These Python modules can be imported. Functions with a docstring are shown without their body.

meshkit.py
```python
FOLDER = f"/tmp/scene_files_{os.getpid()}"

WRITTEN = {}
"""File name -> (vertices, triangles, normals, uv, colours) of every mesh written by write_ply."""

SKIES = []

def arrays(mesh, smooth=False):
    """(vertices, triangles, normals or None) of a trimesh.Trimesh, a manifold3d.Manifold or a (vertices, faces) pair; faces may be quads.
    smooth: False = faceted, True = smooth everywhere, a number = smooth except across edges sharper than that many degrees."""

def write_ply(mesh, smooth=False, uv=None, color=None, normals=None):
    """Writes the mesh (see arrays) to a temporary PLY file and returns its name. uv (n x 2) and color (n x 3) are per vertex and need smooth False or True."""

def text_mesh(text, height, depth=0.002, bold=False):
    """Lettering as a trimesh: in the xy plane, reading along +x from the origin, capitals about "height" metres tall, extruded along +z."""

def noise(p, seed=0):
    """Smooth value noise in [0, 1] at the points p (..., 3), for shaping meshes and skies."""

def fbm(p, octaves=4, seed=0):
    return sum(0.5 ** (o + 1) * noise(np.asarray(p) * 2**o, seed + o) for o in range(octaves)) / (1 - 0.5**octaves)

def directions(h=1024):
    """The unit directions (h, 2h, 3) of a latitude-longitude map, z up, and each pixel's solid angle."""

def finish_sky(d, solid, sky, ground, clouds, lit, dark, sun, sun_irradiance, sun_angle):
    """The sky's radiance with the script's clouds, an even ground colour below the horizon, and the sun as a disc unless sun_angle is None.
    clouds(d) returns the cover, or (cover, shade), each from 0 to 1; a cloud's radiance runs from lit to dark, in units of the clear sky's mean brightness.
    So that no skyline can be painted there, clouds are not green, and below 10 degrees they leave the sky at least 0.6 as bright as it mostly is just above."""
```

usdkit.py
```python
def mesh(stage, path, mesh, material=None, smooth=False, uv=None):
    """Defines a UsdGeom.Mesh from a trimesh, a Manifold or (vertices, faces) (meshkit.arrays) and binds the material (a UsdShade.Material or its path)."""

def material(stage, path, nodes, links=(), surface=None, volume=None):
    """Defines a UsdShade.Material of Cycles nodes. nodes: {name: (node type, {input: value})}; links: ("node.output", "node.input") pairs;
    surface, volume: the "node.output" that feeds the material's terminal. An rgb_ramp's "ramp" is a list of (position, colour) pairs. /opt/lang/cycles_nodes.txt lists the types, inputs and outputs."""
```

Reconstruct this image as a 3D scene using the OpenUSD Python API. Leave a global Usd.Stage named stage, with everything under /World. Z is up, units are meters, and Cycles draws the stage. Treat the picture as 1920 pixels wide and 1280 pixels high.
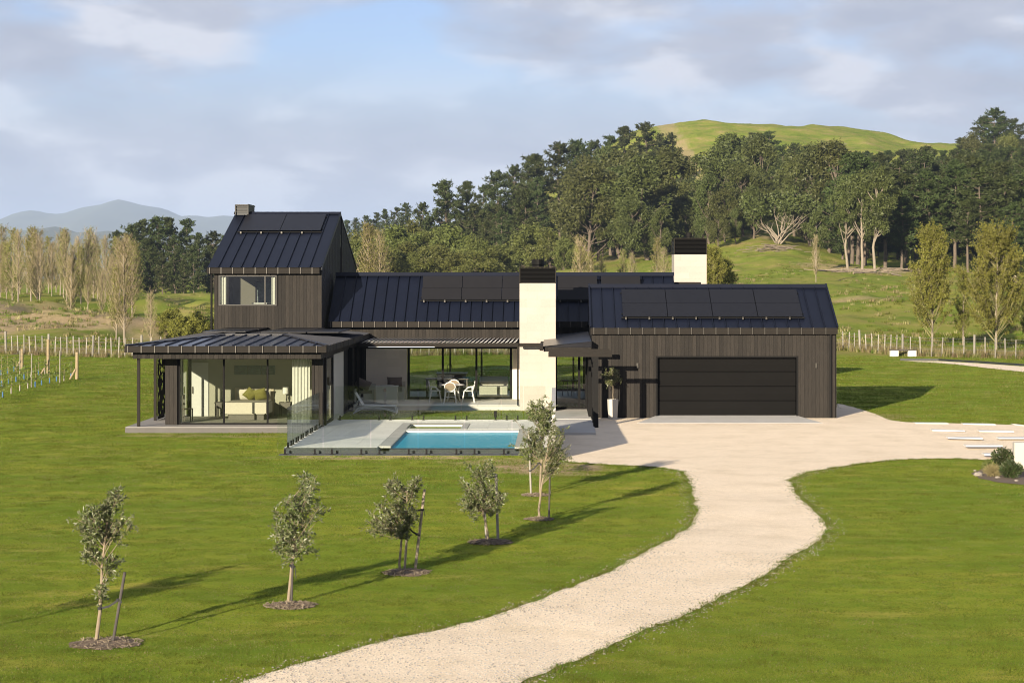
import math, random
import numpy as np
import shapely, shapely.geometry as sg
from scipy.interpolate import RegularGridInterpolator, PchipInterpolator
import usdkit, meshkit
from pxr import Usd, UsdGeom, UsdLux, UsdShade, Sdf, Gf, Vt

random.seed(7)
RNG = np.random.default_rng(7)
stage = Usd.Stage.CreateInMemory()
UsdGeom.SetStageUpAxis(stage, 'Z')
UsdGeom.SetStageMetersPerUnit(stage, 1.0)
UsdGeom.Xform.Define(stage, '/World')
UsdGeom.Scope.Define(stage, '/World/Looks')

# ------------------------------------------------------------------ camera, sky, sun, exposure
EXPOSURE = 1.45
CAM_H, VX, VY, F = 5.15, 1045.0, 520.0, 3733.3333          # eye height; the photograph's vanishing point and focal length in its pixels
K = F / 1280.0      # depths of the house are noted for a 24 mm lens and stretched by this for the 70 mm lens
cam = UsdGeom.Camera.Define(stage, '/World/camera')
cam.CreateFocalLengthAttr(70.0)
cam.CreateHorizontalApertureAttr(36.0)
cam.CreateVerticalApertureAttr(36.0 * 682 / 1024)
cam.CreateHorizontalApertureOffsetAttr(-(VX - 960) / 1920 * 36.0)
cam.CreateVerticalApertureOffsetAttr(-(640 - VY) / 1920 * 36.0)
cam.CreateClippingRangeAttr(Gf.Vec2f(0.5, 80000.0))
cam.CreateExposureAttr(EXPOSURE)
cam.AddTranslateOp().Set(Gf.Vec3d(0, 0, CAM_H))
cam.AddRotateXOp().Set(90.0)

SUN = np.array([-5.24, -12.66, 3.32]); SUN /= np.linalg.norm(SUN)
SUN_EL, SUN_ROT = math.asin(SUN[2]), math.atan2(SUN[0], SUN[1])
sun = UsdLux.DistantLight.Define(stage, '/World/sun')
sun.CreateIntensityAttr(1.25)
sun.CreateAngleAttr(0.53)
sun.CreateNormalizeAttr(True)
sun.CreateColorAttr(Gf.Vec3f(1.0, 0.87, 0.68))
zz = Gf.Vec3d(*map(float, SUN)); xx = Gf.Cross(Gf.Vec3d(0, 0, 1), zz).GetNormalized(); yy = Gf.Cross(zz, xx)
sun.AddTransformOp().Set(Gf.Matrix4d(xx[0], xx[1], xx[2], 0, yy[0], yy[1], yy[2], 0, zz[0], zz[1], zz[2], 0, 0, 0, 0, 1))

SKY_STRENGTH = 0.065
SKY_OFF, SKY_TINT = (1.2, 9.3, 0.1), (0.58, 0.635, 0.93)
CL = [(2.52, 2.70, 3.32), (2.98, 3.12, 3.68), (4.2, 4.28, 4.72)]
sky = UsdLux.DomeLight.Define(stage, '/World/sky')
sky_mat = usdkit.material(stage, '/World/Looks/sky', {
    'tc': ('texture_coordinate', {}),
    'sky': ('sky_texture', {'sky_type': 'single_scattering', 'sun_disc': False, 'sun_elevation': SUN_EL, 'sun_rotation': SUN_ROT, 'altitude': 50.0, 'air_density': 1.0, 'aerosol_density': 1.0, 'ozone_density': 1.0}),
    'map': ('mapping', {'scale': (1.0, 1.0, 2.6), 'location': SKY_OFF}),
    'n1': ('noise_texture', {'scale': 6.0, 'detail': 8.0, 'roughness': 0.48, 'distortion': 0.2}),
    'cov': ('rgb_ramp', {'ramp': [(0.0, (0, 0, 0)), (0.42, (0.0, 0.0, 0.0)), (0.49, (0.6, 0.6, 0.6)), (0.55, (1, 1, 1)), (1.0, (1, 1, 1))]}),
    'sep': ('separate_xyz', {}),
    'low': ('map_range', {'range_type': 'smoothstep', 'from_min': 0.055, 'from_max': 0.12, 'to_min': 1.0, 'to_max': 0.03, 'clamp': True}),
    'mx': ('math', {'math_type': 'maximum'}),
    'n2': ('noise_texture', {'scale': 11.0, 'detail': 8.0, 'roughness': 0.50, 'distortion': 0.2}),
    'ccol': ('rgb_ramp', {'ramp': [(0.0, CL[0]), (0.38, CL[0]), (0.50, CL[1]), (0.59, CL[2]), (1.0, CL[2])]}),
    'mix': ('mix_color', {'use_clamp': False}),
    'bl': ('mix_color', {'blend_type': 'multiply', 'fac': 1.0, 'b': SKY_TINT, 'use_clamp': False}),
    'bg': ('background_shader', {'strength': SKY_STRENGTH}),
}, [('tc.generated', 'map.vector'), ('map.vector', 'n1.vector'), ('n1.fac', 'cov.fac'), ('tc.generated', 'sep.vector'), ('sep.z', 'low.value'),
    ('cov.color', 'mx.value1'), ('low.result', 'mx.value2'), ('map.vector', 'n2.vector'), ('n2.fac', 'ccol.fac'),
    ('mx.value', 'mix.fac'), ('sky.color', 'bl.a'), ('bl.result', 'mix.a'), ('ccol.color', 'mix.b'), ('mix.result', 'bg.color')], surface='bg.background')
UsdShade.MaterialBindingAPI.Apply(sky.GetPrim()).Bind(sky_mat)
sky.GetPrim().SetCustomDataByKey('kind', 'structure')

# ------------------------------------------------------------------ pixel helpers: where a point of the photograph stands in the place
def PX(px, d): return (px - VX) * d / F
def PZ(py, d): return CAM_H - (py - VY) * d / F
def GR(px, py, z=0.0):
    d = F * (CAM_H - z) / (py - VY)
    return PX(px, d), d

# ------------------------------------------------------------------ naming
taken = {}
def free(path):
    if path not in taken:
        taken[path] = 0
        return path
    taken[path] += 1
    return '%s_%03d' % (path, taken[path])
def tag(prim, label=None, cat=None, group=None, kind=None):
    for k, v in (('label', label), ('category', cat), ('group', group), ('kind', kind)):
        if v: prim.SetCustomDataByKey(k, v)
def ops(x, loc, rz, sc):
    x.AddTranslateOp().Set(Gf.Vec3d(*map(float, loc))); x.AddRotateZOp().Set(float(rz)); x.AddScaleOp().Set(Gf.Vec3f(*map(float, sc)))
def thing(name, label, cat, group=None, loc=(0, 0, 0), rz=0.0, sc=(1, 1, 1), kind=None):
    p = free('/World/' + name)
    ops(UsdGeom.Xform.Define(stage, p), loc, rz, sc)
    tag(stage.GetPrimAtPath(p), label, cat, group, kind)
    return p
def move(p, loc, rz=0.0, sc=(1, 1, 1)):
    q = stage.GetPrimAtPath(p)
    q.GetAttribute('xformOp:translate').Set(Gf.Vec3d(*map(float, loc))); q.GetAttribute('xformOp:rotateZ').Set(float(rz)); q.GetAttribute('xformOp:scale').Set(Gf.Vec3f(*map(float, sc)))
def copy(src, label, loc, rz=0.0, sc=(1, 1, 1), group=None):
    name = src.rsplit('/', 1)[1]
    if name[-4:-3] == '_' and name[-3:].isdigit(): name = name[:-4]
    was = stage.GetPrimAtPath(src).GetCustomData()
    p = thing(name, label, was['category'], group or was.get('group'), loc, rz, sc)
    q = stage.GetPrimAtPath(p)
    q.GetReferences().AddInternalReference(src); q.SetInstanceable(True)
    return p
YK = None
def yfix(mesh, mode=None):
    mode = YK if mode is None else mode
    if mode is None: return mesh
    v, f = (mesh if isinstance(mesh, tuple) else (mesh.vertices, mesh.faces)); v = np.array(v, float); y = v[:, 1]
    if mode == 'stretch': v[:, 1] = y * K
    elif mode == 'back': a = y.max(); v[:, 1] = a * K + (y - a)
    elif mode == 'auto':
        if np.ptp(y) > .3: v[:, 1] = y * K
        else: a = y.min(); v[:, 1] = a * K + (y - a)
    else: v[:, 1] = mode * K + (y - mode)
    return v, f
def house_units(on, mode='auto'):
    global F, YK
    F, YK = (1280.0, mode) if on else (3733.3333, None)
def part(parent, name, mesh, mat, label=None, kind=None, smooth=False, yk=None):
    p = free(parent + '/' + name)
    if isinstance(mesh, MB): mesh = mesh.out()
    usdkit.mesh(stage, p, yfix(mesh, yk), M[mat], smooth=smooth)
    tag(stage.GetPrimAtPath(p), label, kind=kind)
    return p
def solo(name, mesh, mat, label=None, cat=None, group=None, kind=None, smooth=False, yk=None):
    p = free('/World/' + name)
    if isinstance(mesh, MB): mesh = mesh.out()
    usdkit.mesh(stage, p, yfix(mesh, yk), M[mat], smooth=smooth)
    tag(stage.GetPrimAtPath(p), label, cat, group, kind)
    return p

# ------------------------------------------------------------------ mesh building
class MB:
    def __init__(s): s.v, s.f, s.n = [], [], 0
    def add(s, v, f):
        v = np.asarray(v, float); f = np.asarray(f, int)
        if f.shape[1] == 4: f = np.vstack([f[:, [0, 1, 2]], f[:, [0, 2, 3]]])
        s.v.append(v); s.f.append(f + s.n); s.n += len(v)
        return s
    def out(s): return np.vstack(s.v), np.vstack(s.f)
    HEX = [[0, 3, 2, 1], [4, 5, 6, 7], [0, 1, 5, 4], [1, 2, 6, 5], [2, 3, 7, 6], [3, 0, 4, 7]]
    def hexa(s, a): return s.add(a, MB.HEX)                 # 8 corners: bottom ring, top ring
    def box(s, x0, x1, y0, y1, z0, z1):
        return s.hexa([(x0, y0, z0), (x1, y0, z0), (x1, y1, z0), (x0, y1, z0), (x0, y0, z1), (x1, y0, z1), (x1, y1, z1), (x0, y1, z1)])
    def slab(s, a, b, c, d, t):                             # quad a b c d (anticlockwise seen from outside), thickness t inwards
        q = np.array([a, b, c, d], float); n = np.cross(q[1] - q[0], q[3] - q[0]); n /= np.linalg.norm(n)
        return s.hexa(np.vstack([q - n * t, q]))
    def bar(s, p, q, w, h=None, up=(0, 0, 1)):
        p, q = np.array(p, float), np.array(q, float); h = w if h is None else h
        t = (q - p) / np.linalg.norm(q - p); up = np.array(up, float)
        if abs(t @ up) > .95: up = np.array([0, 1.0, 0])
        a = np.cross(t, up); a /= np.linalg.norm(a); b = np.cross(a, t)
        r = [(-a * w - b * h) / 2, (a * w - b * h) / 2, (a * w + b * h) / 2, (-a * w + b * h) / 2]
        return s.hexa([p + k for k in r] + [q + k for k in r])
    def tube(s, pts, rad, n=8, cap=True):
        p = np.asarray(pts, float); rad = np.broadcast_to(rad, (len(p),)); t = np.gradient(p, axis=0); t /= np.linalg.norm(t, axis=1, keepdims=True) + 1e-12
        ref = np.where(np.abs(t[:, 2:]) < .9, [[0, 0, 1.0]], [[1.0, 0, 0]])
        a = np.cross(t, ref); a /= np.linalg.norm(a, axis=1, keepdims=True) + 1e-12; b = np.cross(t, a)
        an = np.arange(n) * 2 * np.pi / n
        v = (p[:, None] + rad[:, None, None] * (np.cos(an)[None, :, None] * a[:, None] + np.sin(an)[None, :, None] * b[:, None])).reshape(-1, 3)
        f = [[i * n + j, i * n + (j + 1) % n, (i + 1) * n + (j + 1) % n, (i + 1) * n + j] for i in range(len(p) - 1) for j in range(n)]
        s.add(v, f)
        if cap:
            for k, o in ((0, -1), (len(p) - 1, 1)):
                s.add(np.vstack([v[k * n:(k + 1) * n], p[k:k + 1]]), [[j, (j + 1) % n, n][::o] for j in range(n)])
        return s
    def lathe(s, prof, c=(0, 0, 0), n=20):                   # prof: (radius, z)
        prof = np.asarray(prof, float); an = np.arange(n) * 2 * np.pi / n
        v = np.stack([prof[:, None, 0] * np.cos(an), prof[:, None, 0] * np.sin(an), np.broadcast_to(prof[:, None, 1], (len(prof), n))], -1).reshape(-1, 3) + np.array(c)
        return s.add(v, [[i * n + j, i * n + (j + 1) % n, (i + 1) * n + (j + 1) % n, (i + 1) * n + j] for i in range(len(prof) - 1) for j in range(n)])
    def blob(s, c, r, seed=0, sub=2, rough=.25, freq=1.6):
        import trimesh
        m = trimesh.creation.icosphere(sub); d = m.vertices
        k = 1 + rough * (meshkit.fbm(d * freq + seed * 7.3, 3, seed) - .5) * 2
        return s.add(d * k[:, None] * np.array(r) + np.array(c), m.faces)
    def pillow(s, c, w, h, t, rot=None, n=7):
        u = np.linspace(-1, 1, n); a, b = np.meshgrid(u, u, indexing='ij')
        k = t * ((1 - a ** 4) * (1 - b ** 4)) ** .5 / 2
        pin = 1 - .07 * (1 - a ** 2) * (np.abs(b) > .99) ; pin2 = 1 - .07 * (1 - b ** 2) * (np.abs(a) > .99)
        P = np.stack([a * w / 2 * pin2, k * 0, b * h / 2 * pin], -1)
        R = np.eye(3) if rot is None else np.array(rot, float)
        f = [[i * n + j, (i + 1) * n + j, (i + 1) * n + j + 1, i * n + j + 1] for i in range(n - 1) for j in range(n - 1)]
        for sgn in (1, -1):
            Q = P.copy(); Q[..., 1] = -sgn * k
            s.add(Q.reshape(-1, 3) @ R.T + np.array(c), f if sgn > 0 else [q[::-1] for q in f])
        return s
def rot(ax, deg):
    a = math.radians(deg); c, s = math.cos(a), math.sin(a)
    return np.array({'x': [[1, 0, 0], [0, c, -s], [0, s, c]], 'y': [[c, 0, s], [0, 1, 0], [-s, 0, c]], 'z': [[c, -s, 0], [s, c, 0], [0, 0, 1]]}[ax], float)
def leaf_tris(c, size, rng, stretch=1.0, droop=0.0, wide=1.0):
    """one free-standing triangle per centre, random directions"""
    n = len(c); a = rng.normal(size=(n, 3)); a[:, 2] = a[:, 2] * .8 - droop; a /= np.linalg.norm(a, axis=1, keepdims=True)
    b = np.cross(a, rng.normal(size=(n, 3))); b /= np.linalg.norm(b, axis=1, keepdims=True)
    sz = (size * rng.uniform(.6, 1.25, n))[:, None]
    v = np.stack([c - b * sz * .5 * wide, c + b * sz * .5 * wide, c + a * sz * stretch], 1).reshape(-1, 3)
    return v, np.arange(3 * n).reshape(-1, 3)

# ------------------------------------------------------------------ materials
M = {}
def mat(name, nodes, links, surface='p.BSDF', volume=None):
    M[name] = usdkit.material(stage, '/World/Looks/' + name, nodes, links, surface=surface, volume=volume)
def plain(name, col, rough=.5, var=.10, scale=6.0, metallic=0.0, bump=0.0, bscale=40.0, spec=.5, stretch=(1, 1, 1), island=False, rnd=.0, coat=0.0):
    c = np.array(col, float)
    nodes = {'tc': ('texture_coordinate', {}), 'mp': ('mapping', {'scale': stretch}), 'n': ('noise_texture', {'scale': scale, 'detail': 5.0, 'roughness': .6}),
             'r': ('rgb_ramp', {'ramp': [(.25, c * (1 - var)), (.75, c * (1 + var))]}), 'p': ('principled_bsdf', {'roughness': rough, 'metallic': metallic, 'specular_ior_level': spec, 'coat_weight': coat})}
    links = [('tc.object', 'mp.vector'), ('mp.vector', 'n.vector'), ('n.fac', 'r.fac')]
    end = 'r.color'
    if rnd:
        nodes['oi'] = ('object_info', {}); nodes['rm'] = ('map_range', {'to_min': 1 - rnd, 'to_max': 1 + rnd}); nodes['hs'] = ('hsv', {})
        links += [('oi.random', 'rm.value'), ('rm.result', 'hs.value'), (end, 'hs.color')]; end = 'hs.color'
    links.append((end, 'p.base_color'))
    if bump:
        nodes['bn'] = ('noise_texture', {'scale': bscale, 'detail': 4.0}); nodes['b'] = ('bump', {'strength': bump, 'distance': .02})
        links += [('mp.vector', 'bn.vector'), ('bn.fac', 'b.height'), ('b.normal', 'p.normal')]
    mat(name, nodes, links)

plain('black_board', (.0138,.0116,.0095), .75, .42, 3.0, stretch=(16, 16, .8), rnd=.34, bump=.35, bscale=14, spec=.2)
plain('black_metal', (.006,.0057,.0054), .75, .12, 4, spec=0.14)
plain('dark_frame', (.0045,.0042,.004), .75, .1, 4, spec=0.12)
plain('gutter_brown', (.0125,.0105,.0085), .75, .12, 4, spec=0.14)
plain('bracket_grey', (.04,.036,.03), .4, .1, 4, metallic=.4)
plain('roof_navy', (.0036, .0052, .0122), .5, .14, 1.4, spec=.2, rnd=.10)
plain('roof_grey', (.016,.016,.019), .30, .18, 1.4, spec=.6, rnd=.14)
plain('solar_glass', (.0062,.0060,.0072), .42, .10, 3.0, spec=.2, rnd=.08)
plain('panel_frame', (.004,.004,.0045), .75, .1, 4, spec=0.12)
plain('limestone', (.285,.258,.226), .85, .05, 1.3, rnd=.045, bump=.25, bscale=28)
plain('white_render', (.33,.31,.275), .8, .04, 1.5)
plain('white_paint', (.42,.41,.39), .45, .05, 5)
plain('white_metal', (.55,.54,.515), .35, .04, 6)
plain('louvre_metal', (.50,.49,.47), .32, .06, 5, metallic=.25)
plain('garage_black', (.0032, .0029, .0026), .75, .16, .9, spec=.08)
plain('deck_grey', (.17,.16,.148), .7, .14, 3, stretch=(.5, 6, 6), rnd=.10, bump=.2)
plain('paver', (.50, .48, .43), .8, .07, 2.0, rnd=.05, bump=.2)
plain('paver_grey', (.30, .285, .26), .85, .12, 6, bump=.3, rnd=.07)
plain('riser_grey', (.020,.024,.026), .8, .12, 3)
plain('concrete', (.36,.35,.325), .85, .10, 2.4, bump=.25)
plain('slab_white', (.43,.42,.39), .85, .06, 4.0, rnd=.05, bump=.25)
plain('pool_shell', (.22,.60,.78), .6, .03, 2)
plain('oat_wall', (.27,.255,.20), .85, .03, 2)
plain('floor_board', (.20, .16, .11), .5, .2, 3, stretch=(.7, 8, 8))
plain('carpet', (.17, .16, .12), .95, .12, 30)
plain('linen', (.40,.36,.30), .9, .06, 12, bump=.2)
plain('headboard', (.40, .34, .25), .85, .08, 10)
plain('cushion_olive', (.105,.095,.016), .9, .12, 20, bump=.2)
plain('curtain', (.42,.41,.38), .9, .04, 8)
plain('wicker', (.36, .34, .29), .8, .28, 60, stretch=(1, 1, 3), bump=.6, bscale=80)
plain('cushion_brown', (.13, .105, .088), .9, .12, 14, bump=.2)
plain('rattan', (.15,.115,.075), .8, .3, 60, bump=.5, bscale=90)
plain('dark_wood', (.05, .038, .025), .5, .25, 5, stretch=(1, 8, 8))
plain('bark_olive', (.17,.135,.09), .9, .25, 14, stretch=(1, 1, .3), bump=.6, bscale=30)
plain('bark_pine', (.085,.066,.048), .95, .35, 4, stretch=(1, 1, .3), bump=.6, bscale=10)
plain('bark_pale', (.18,.15,.112), .9, .25, 2, stretch=(1, 1, .4))
plain('twig_tan', (.205,.165,.098), .9, .2, 3, rnd=.14)
plain('stake_wood', (.22,.18,.13), .9, .25, 5, stretch=(6, 6, .6), bump=.4, rnd=.15)
plain('stake_dark', (.045, .038, .034), .9, .25, 8)
plain('tie_black', (.012, .012, .012), .8, .1, 8)
plain('post_pale', (.175,.16,.135), .85, .22, 3, stretch=(4, 4, .6), rnd=.2)
plain('post_wood', (.2,.155,.09), .9, .25, 4, stretch=(4, 4, .5), rnd=.12, bump=.4)
plain('wire', (.25, .25, .25), .4, .1, 4, metallic=.6)
plain('vine_guard', (.03,.09,.20), .6, .1, 4)
plain('rock', (.20,.175,.145), .9, .2, 5, bump=.6, bscale=12)
plain('mulch', (.10,.07,.046), .95, .55, 26, bump=.9, bscale=60)
plain('soil', (.30, .22, .14), .95, .3, 6, bump=.6, bscale=30)
plain('edging', (.012, .014, .016), .6, .1, 4)
plain('lamp_shade', (.5,.48,.43), .8, .03, 5)
plain('picture_dark', (.05, .075, .07), .5, .85, 7.0, stretch=(1, 1, 4))
plain('frame_grey', (.035, .033, .030), .5, .1, 4, spec=.2)
plain('twig_green', (.135, .12, .05), .9, .2, 3, rnd=.1)
plain('shell_white', (.55, .60, .62), .7, .03, 3)
plain('deck_edge', (.055,.05,.046), .7, .14, 3)
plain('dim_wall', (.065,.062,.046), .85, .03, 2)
plain('shade_lifted_limestone', (.60,.545,.46), .85, .05, 1.3, rnd=.04, bump=.25, bscale=28)  # chimney limestone lightened to stand in for light missing on the shaded terrace wall
plain('hay', (.50, .42, .27), .95, .2, 8, bump=.6)
plain('dead_wood', (.15,.12,.085), .95, .3, 3, rnd=.2)

def leafmat(name, front, back, rough=.5, var=.25, scale=.5, trans=.25, spec=.3, rnd=.12):
    f, b = np.array(front, float), np.array(back, float)
    mat(name, {'g': ('geometry', {}), 'tc': ('texture_coordinate', {}), 'n': ('noise_texture', {'scale': scale, 'detail': 3.0}),
               'mr': ('map_range', {'from_min': .25, 'from_max': .75, 'to_min': 1 - var, 'to_max': 1 + var}),
               'ri': ('map_range', {'to_min': 1 - var, 'to_max': 1 + var}), 'mu': ('math', {'math_type': 'multiply'}),
               'oi': ('object_info', {}), 'ro': ('map_range', {'to_min': 1 - rnd, 'to_max': 1 + rnd}), 'mu2': ('math', {'math_type': 'multiply'}),
               'hh': ('map_range', {'to_min': .5 - rnd * .12, 'to_max': .5 + rnd * .12}),
               'mx': ('mix_color', {'a': f, 'b': b}), 'hs': ('hsv', {}), 'p': ('principled_bsdf', {'roughness': rough, 'specular_ior_level': spec}),
               't': ('translucent_bsdf', {}), 'm': ('mix_closure', {'fac': trans})},
        [('tc.object', 'n.vector'), ('n.fac', 'mr.value'), ('g.random_per_island', 'ri.value'), ('mr.result', 'mu.value1'), ('ri.result', 'mu.value2'),
         ('oi.random', 'ro.value'), ('oi.random', 'hh.value'), ('hh.result', 'hs.hue'), ('mu.value', 'mu2.value1'), ('ro.result', 'mu2.value2'), ('g.backfacing', 'mx.fac'), ('mx.result', 'hs.color'), ('mu2.value', 'hs.value'),
         ('hs.color', 'p.base_color'), ('hs.color', 't.color'), ('p.BSDF', 'm.closure1'), ('t.BSDF', 'm.closure2')], surface='m.closure')
leafmat('olive_leaf', (.112, .142, .034), (.19, .20, .105), .42, .45, 3, .15, .45)
leafmat('pine_leaf', (.058, .077, .020), (.053, .071, .018), .6, .45, .25, .12, .2, .16)
leafmat('gum_leaf', (.098, .114, .031), (.090, .106, .029), .55, .40, .25, .15, .25, .18)
leafmat('bright_leaf', (.140, .158, .040), (.13, .148, .037), .55, .35, .3, .22, .25, .15)
leafmat('poplar_leaf', (.215, .225, .048), (.205, .215, .045), .6, .35, .5, .3, .2, .2)
leafmat('spring_leaf', (.215, .215, .040), (.205, .205, .038), .55, .35, .5, .3, .2, .1)
leafmat('shrub_leaf', (.050, .085, .018), (.07, .09, .03), .5, .4, 3, .2, .4)
leafmat('grass_blade', (.18, .235, .022), (.18, .235, .022), .7, .45, .35, .4, .2, .3)
leafmat('dry_grass', (.30, .25, .12), (.30, .25, .12), .7, .3, .3, .25, .2, .25)
leafmat('vine_leaf', (.15, .20, .035), (.15, .20, .04), .5, .3, 3, .3, .3)

def pane(name, tint, rough=.0, ior=1.5, bump=0.0, boost=1.0):
    nodes = {'t': ('transparent_bsdf', {'color': tint}), 'g': ('glossy_bsdf', {'color': (1, 1, 1), 'roughness': rough}), 'f': ('fresnel', {'IOR': ior}), 'mu': ('math', {'math_type': 'multiply', 'value2': boost, 'use_clamp': True}), 'm': ('mix_closure', {})}
    links = [('f.fac', 'mu.value1'), ('mu.value', 'm.fac'), ('t.BSDF', 'm.closure1'), ('g.BSDF', 'm.closure2')]
    if bump:
        nodes.update({'tc': ('texture_coordinate', {}), 'n': ('noise_texture', {'scale': 5.0, 'detail': 3.0}), 'b': ('bump', {'strength': bump, 'distance': .02})})
        links += [('tc.object', 'n.vector'), ('n.fac', 'b.height'), ('b.normal', 'g.normal')]
    mat(name, nodes, links, surface='m.closure')
pane('window_glass', (.78, .82, .77), 0, 1.5, boost=1.3)
pane('fence_glass', (.945, .972, .962), 0, 1.5, boost=.8)
mat('pool_water', {'t': ('transparent_bsdf', {'color': (.62, .88, .96)}), 'd': ('diffuse_bsdf', {'color': (.05, .37, .55)}), 'g': ('glossy_bsdf', {'color': (1, 1, 1), 'roughness': .03}), 'f': ('fresnel', {'IOR': 1.33}), 'mu': ('math', {'math_type': 'multiply', 'value2': .24, 'use_clamp': True}),
    'w': ('mix_closure', {'fac': .68}), 'm': ('mix_closure', {}), 'tc': ('texture_coordinate', {}), 'n': ('noise_texture', {'scale': 5.0, 'detail': 3.0}), 'b': ('bump', {'strength': .6, 'distance': .03})},
    [('t.BSDF', 'w.closure1'), ('d.BSDF', 'w.closure2'), ('f.fac', 'mu.value1'), ('mu.value', 'm.fac'), ('w.closure', 'm.closure1'), ('g.BSDF', 'm.closure2'), ('tc.object', 'n.vector'), ('n.fac', 'b.height'), ('b.normal', 'g.normal')], surface='m.closure')

# ground: lawn near, rough pasture beyond; colours of the soil and grass themselves, from a mesh attribute (r = rough pasture, g = bare dry earth)
mat('ground', {
    'at': ('attribute', {'attribute': 'cover'}), 'sp': ('separate_color', {}), 'g': ('geometry', {}),
    'nf': ('noise_texture', {'scale': 26.0, 'detail': 6.0, 'roughness': .7}), 'nm': ('noise_texture', {'scale': .9, 'detail': 5.0, 'roughness': .62}), 'nl': ('noise_texture', {'scale': .16, 'detail': 3.0}),
    'ns': ('mapping', {'scale': (.35, 1.0, 1.0)}),
    'rf': ('rgb_ramp', {'ramp': [(.25, (.092, .132, .011)), (.5, (.152, .202, .018)), (.75, (.226, .262, .038))]}),
    'rm': ('rgb_ramp', {'ramp': [(.30, (.76, .86, .82)), (.48, (1, 1, 1)), (.61, (1.2, 1.07, 1.25)), (.69, (1.62, 1.22, 2.2))]}),
    'rl': ('rgb_ramp', {'ramp': [(.35, (.88, .92, .9)), (.65, (1.18, 1.08, 1.1))]}),
    'm1': ('mix_color', {'blend_type': 'multiply', 'fac': 1.0, 'use_clamp': False}), 'm2': ('mix_color', {'blend_type': 'multiply', 'fac': 1.0, 'use_clamp': False}),
    'np': ('noise_texture', {'scale': .11, 'detail': 9.0, 'roughness': .70}),
    'rp': ('rgb_ramp', {'ramp': [(.30, (.085, .125, .013)), (.46, (.145, .178, .026)), (.57, (.19, .185, .044)), (.66, (.25, .205, .08)), (.74, (.17, .13, .06))]}),
    'mp': ('mix_color', {}), 'nb': ('noise_texture', {'scale': 3.0, 'detail': 6.0, 'roughness': .7}),
    'rb': ('rgb_ramp', {'ramp': [(.3, (.22, .155, .085)), (.7, (.42, .32, .20))]}), 'mb': ('mix_color', {}),
    'bp': ('bump', {'strength': .8, 'distance': .05}), 'p': ('principled_bsdf', {'roughness': .95, 'specular_ior_level': .04}),
}, [('at.color', 'sp.color'), ('g.position', 'nf.vector'), ('g.position', 'ns.vector'), ('ns.vector', 'nm.vector'), ('g.position', 'nl.vector'), ('nf.fac', 'rf.fac'), ('nm.fac', 'rm.fac'), ('nl.fac', 'rl.fac'),
    ('rf.color', 'm1.a'), ('rm.color', 'm1.b'), ('m1.result', 'm2.a'), ('rl.color', 'm2.b'), ('g.position', 'np.vector'), ('np.fac', 'rp.fac'),
    ('sp.r', 'mp.fac'), ('m2.result', 'mp.a'), ('rp.color', 'mp.b'), ('g.position', 'nb.vector'), ('nb.fac', 'rb.fac'), ('sp.g', 'mb.fac'), ('mp.result', 'mb.a'), ('rb.color', 'mb.b'),
    ('mb.result', 'p.base_color'), ('nf.fac', 'bp.height'), ('bp.normal', 'p.normal')])
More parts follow.
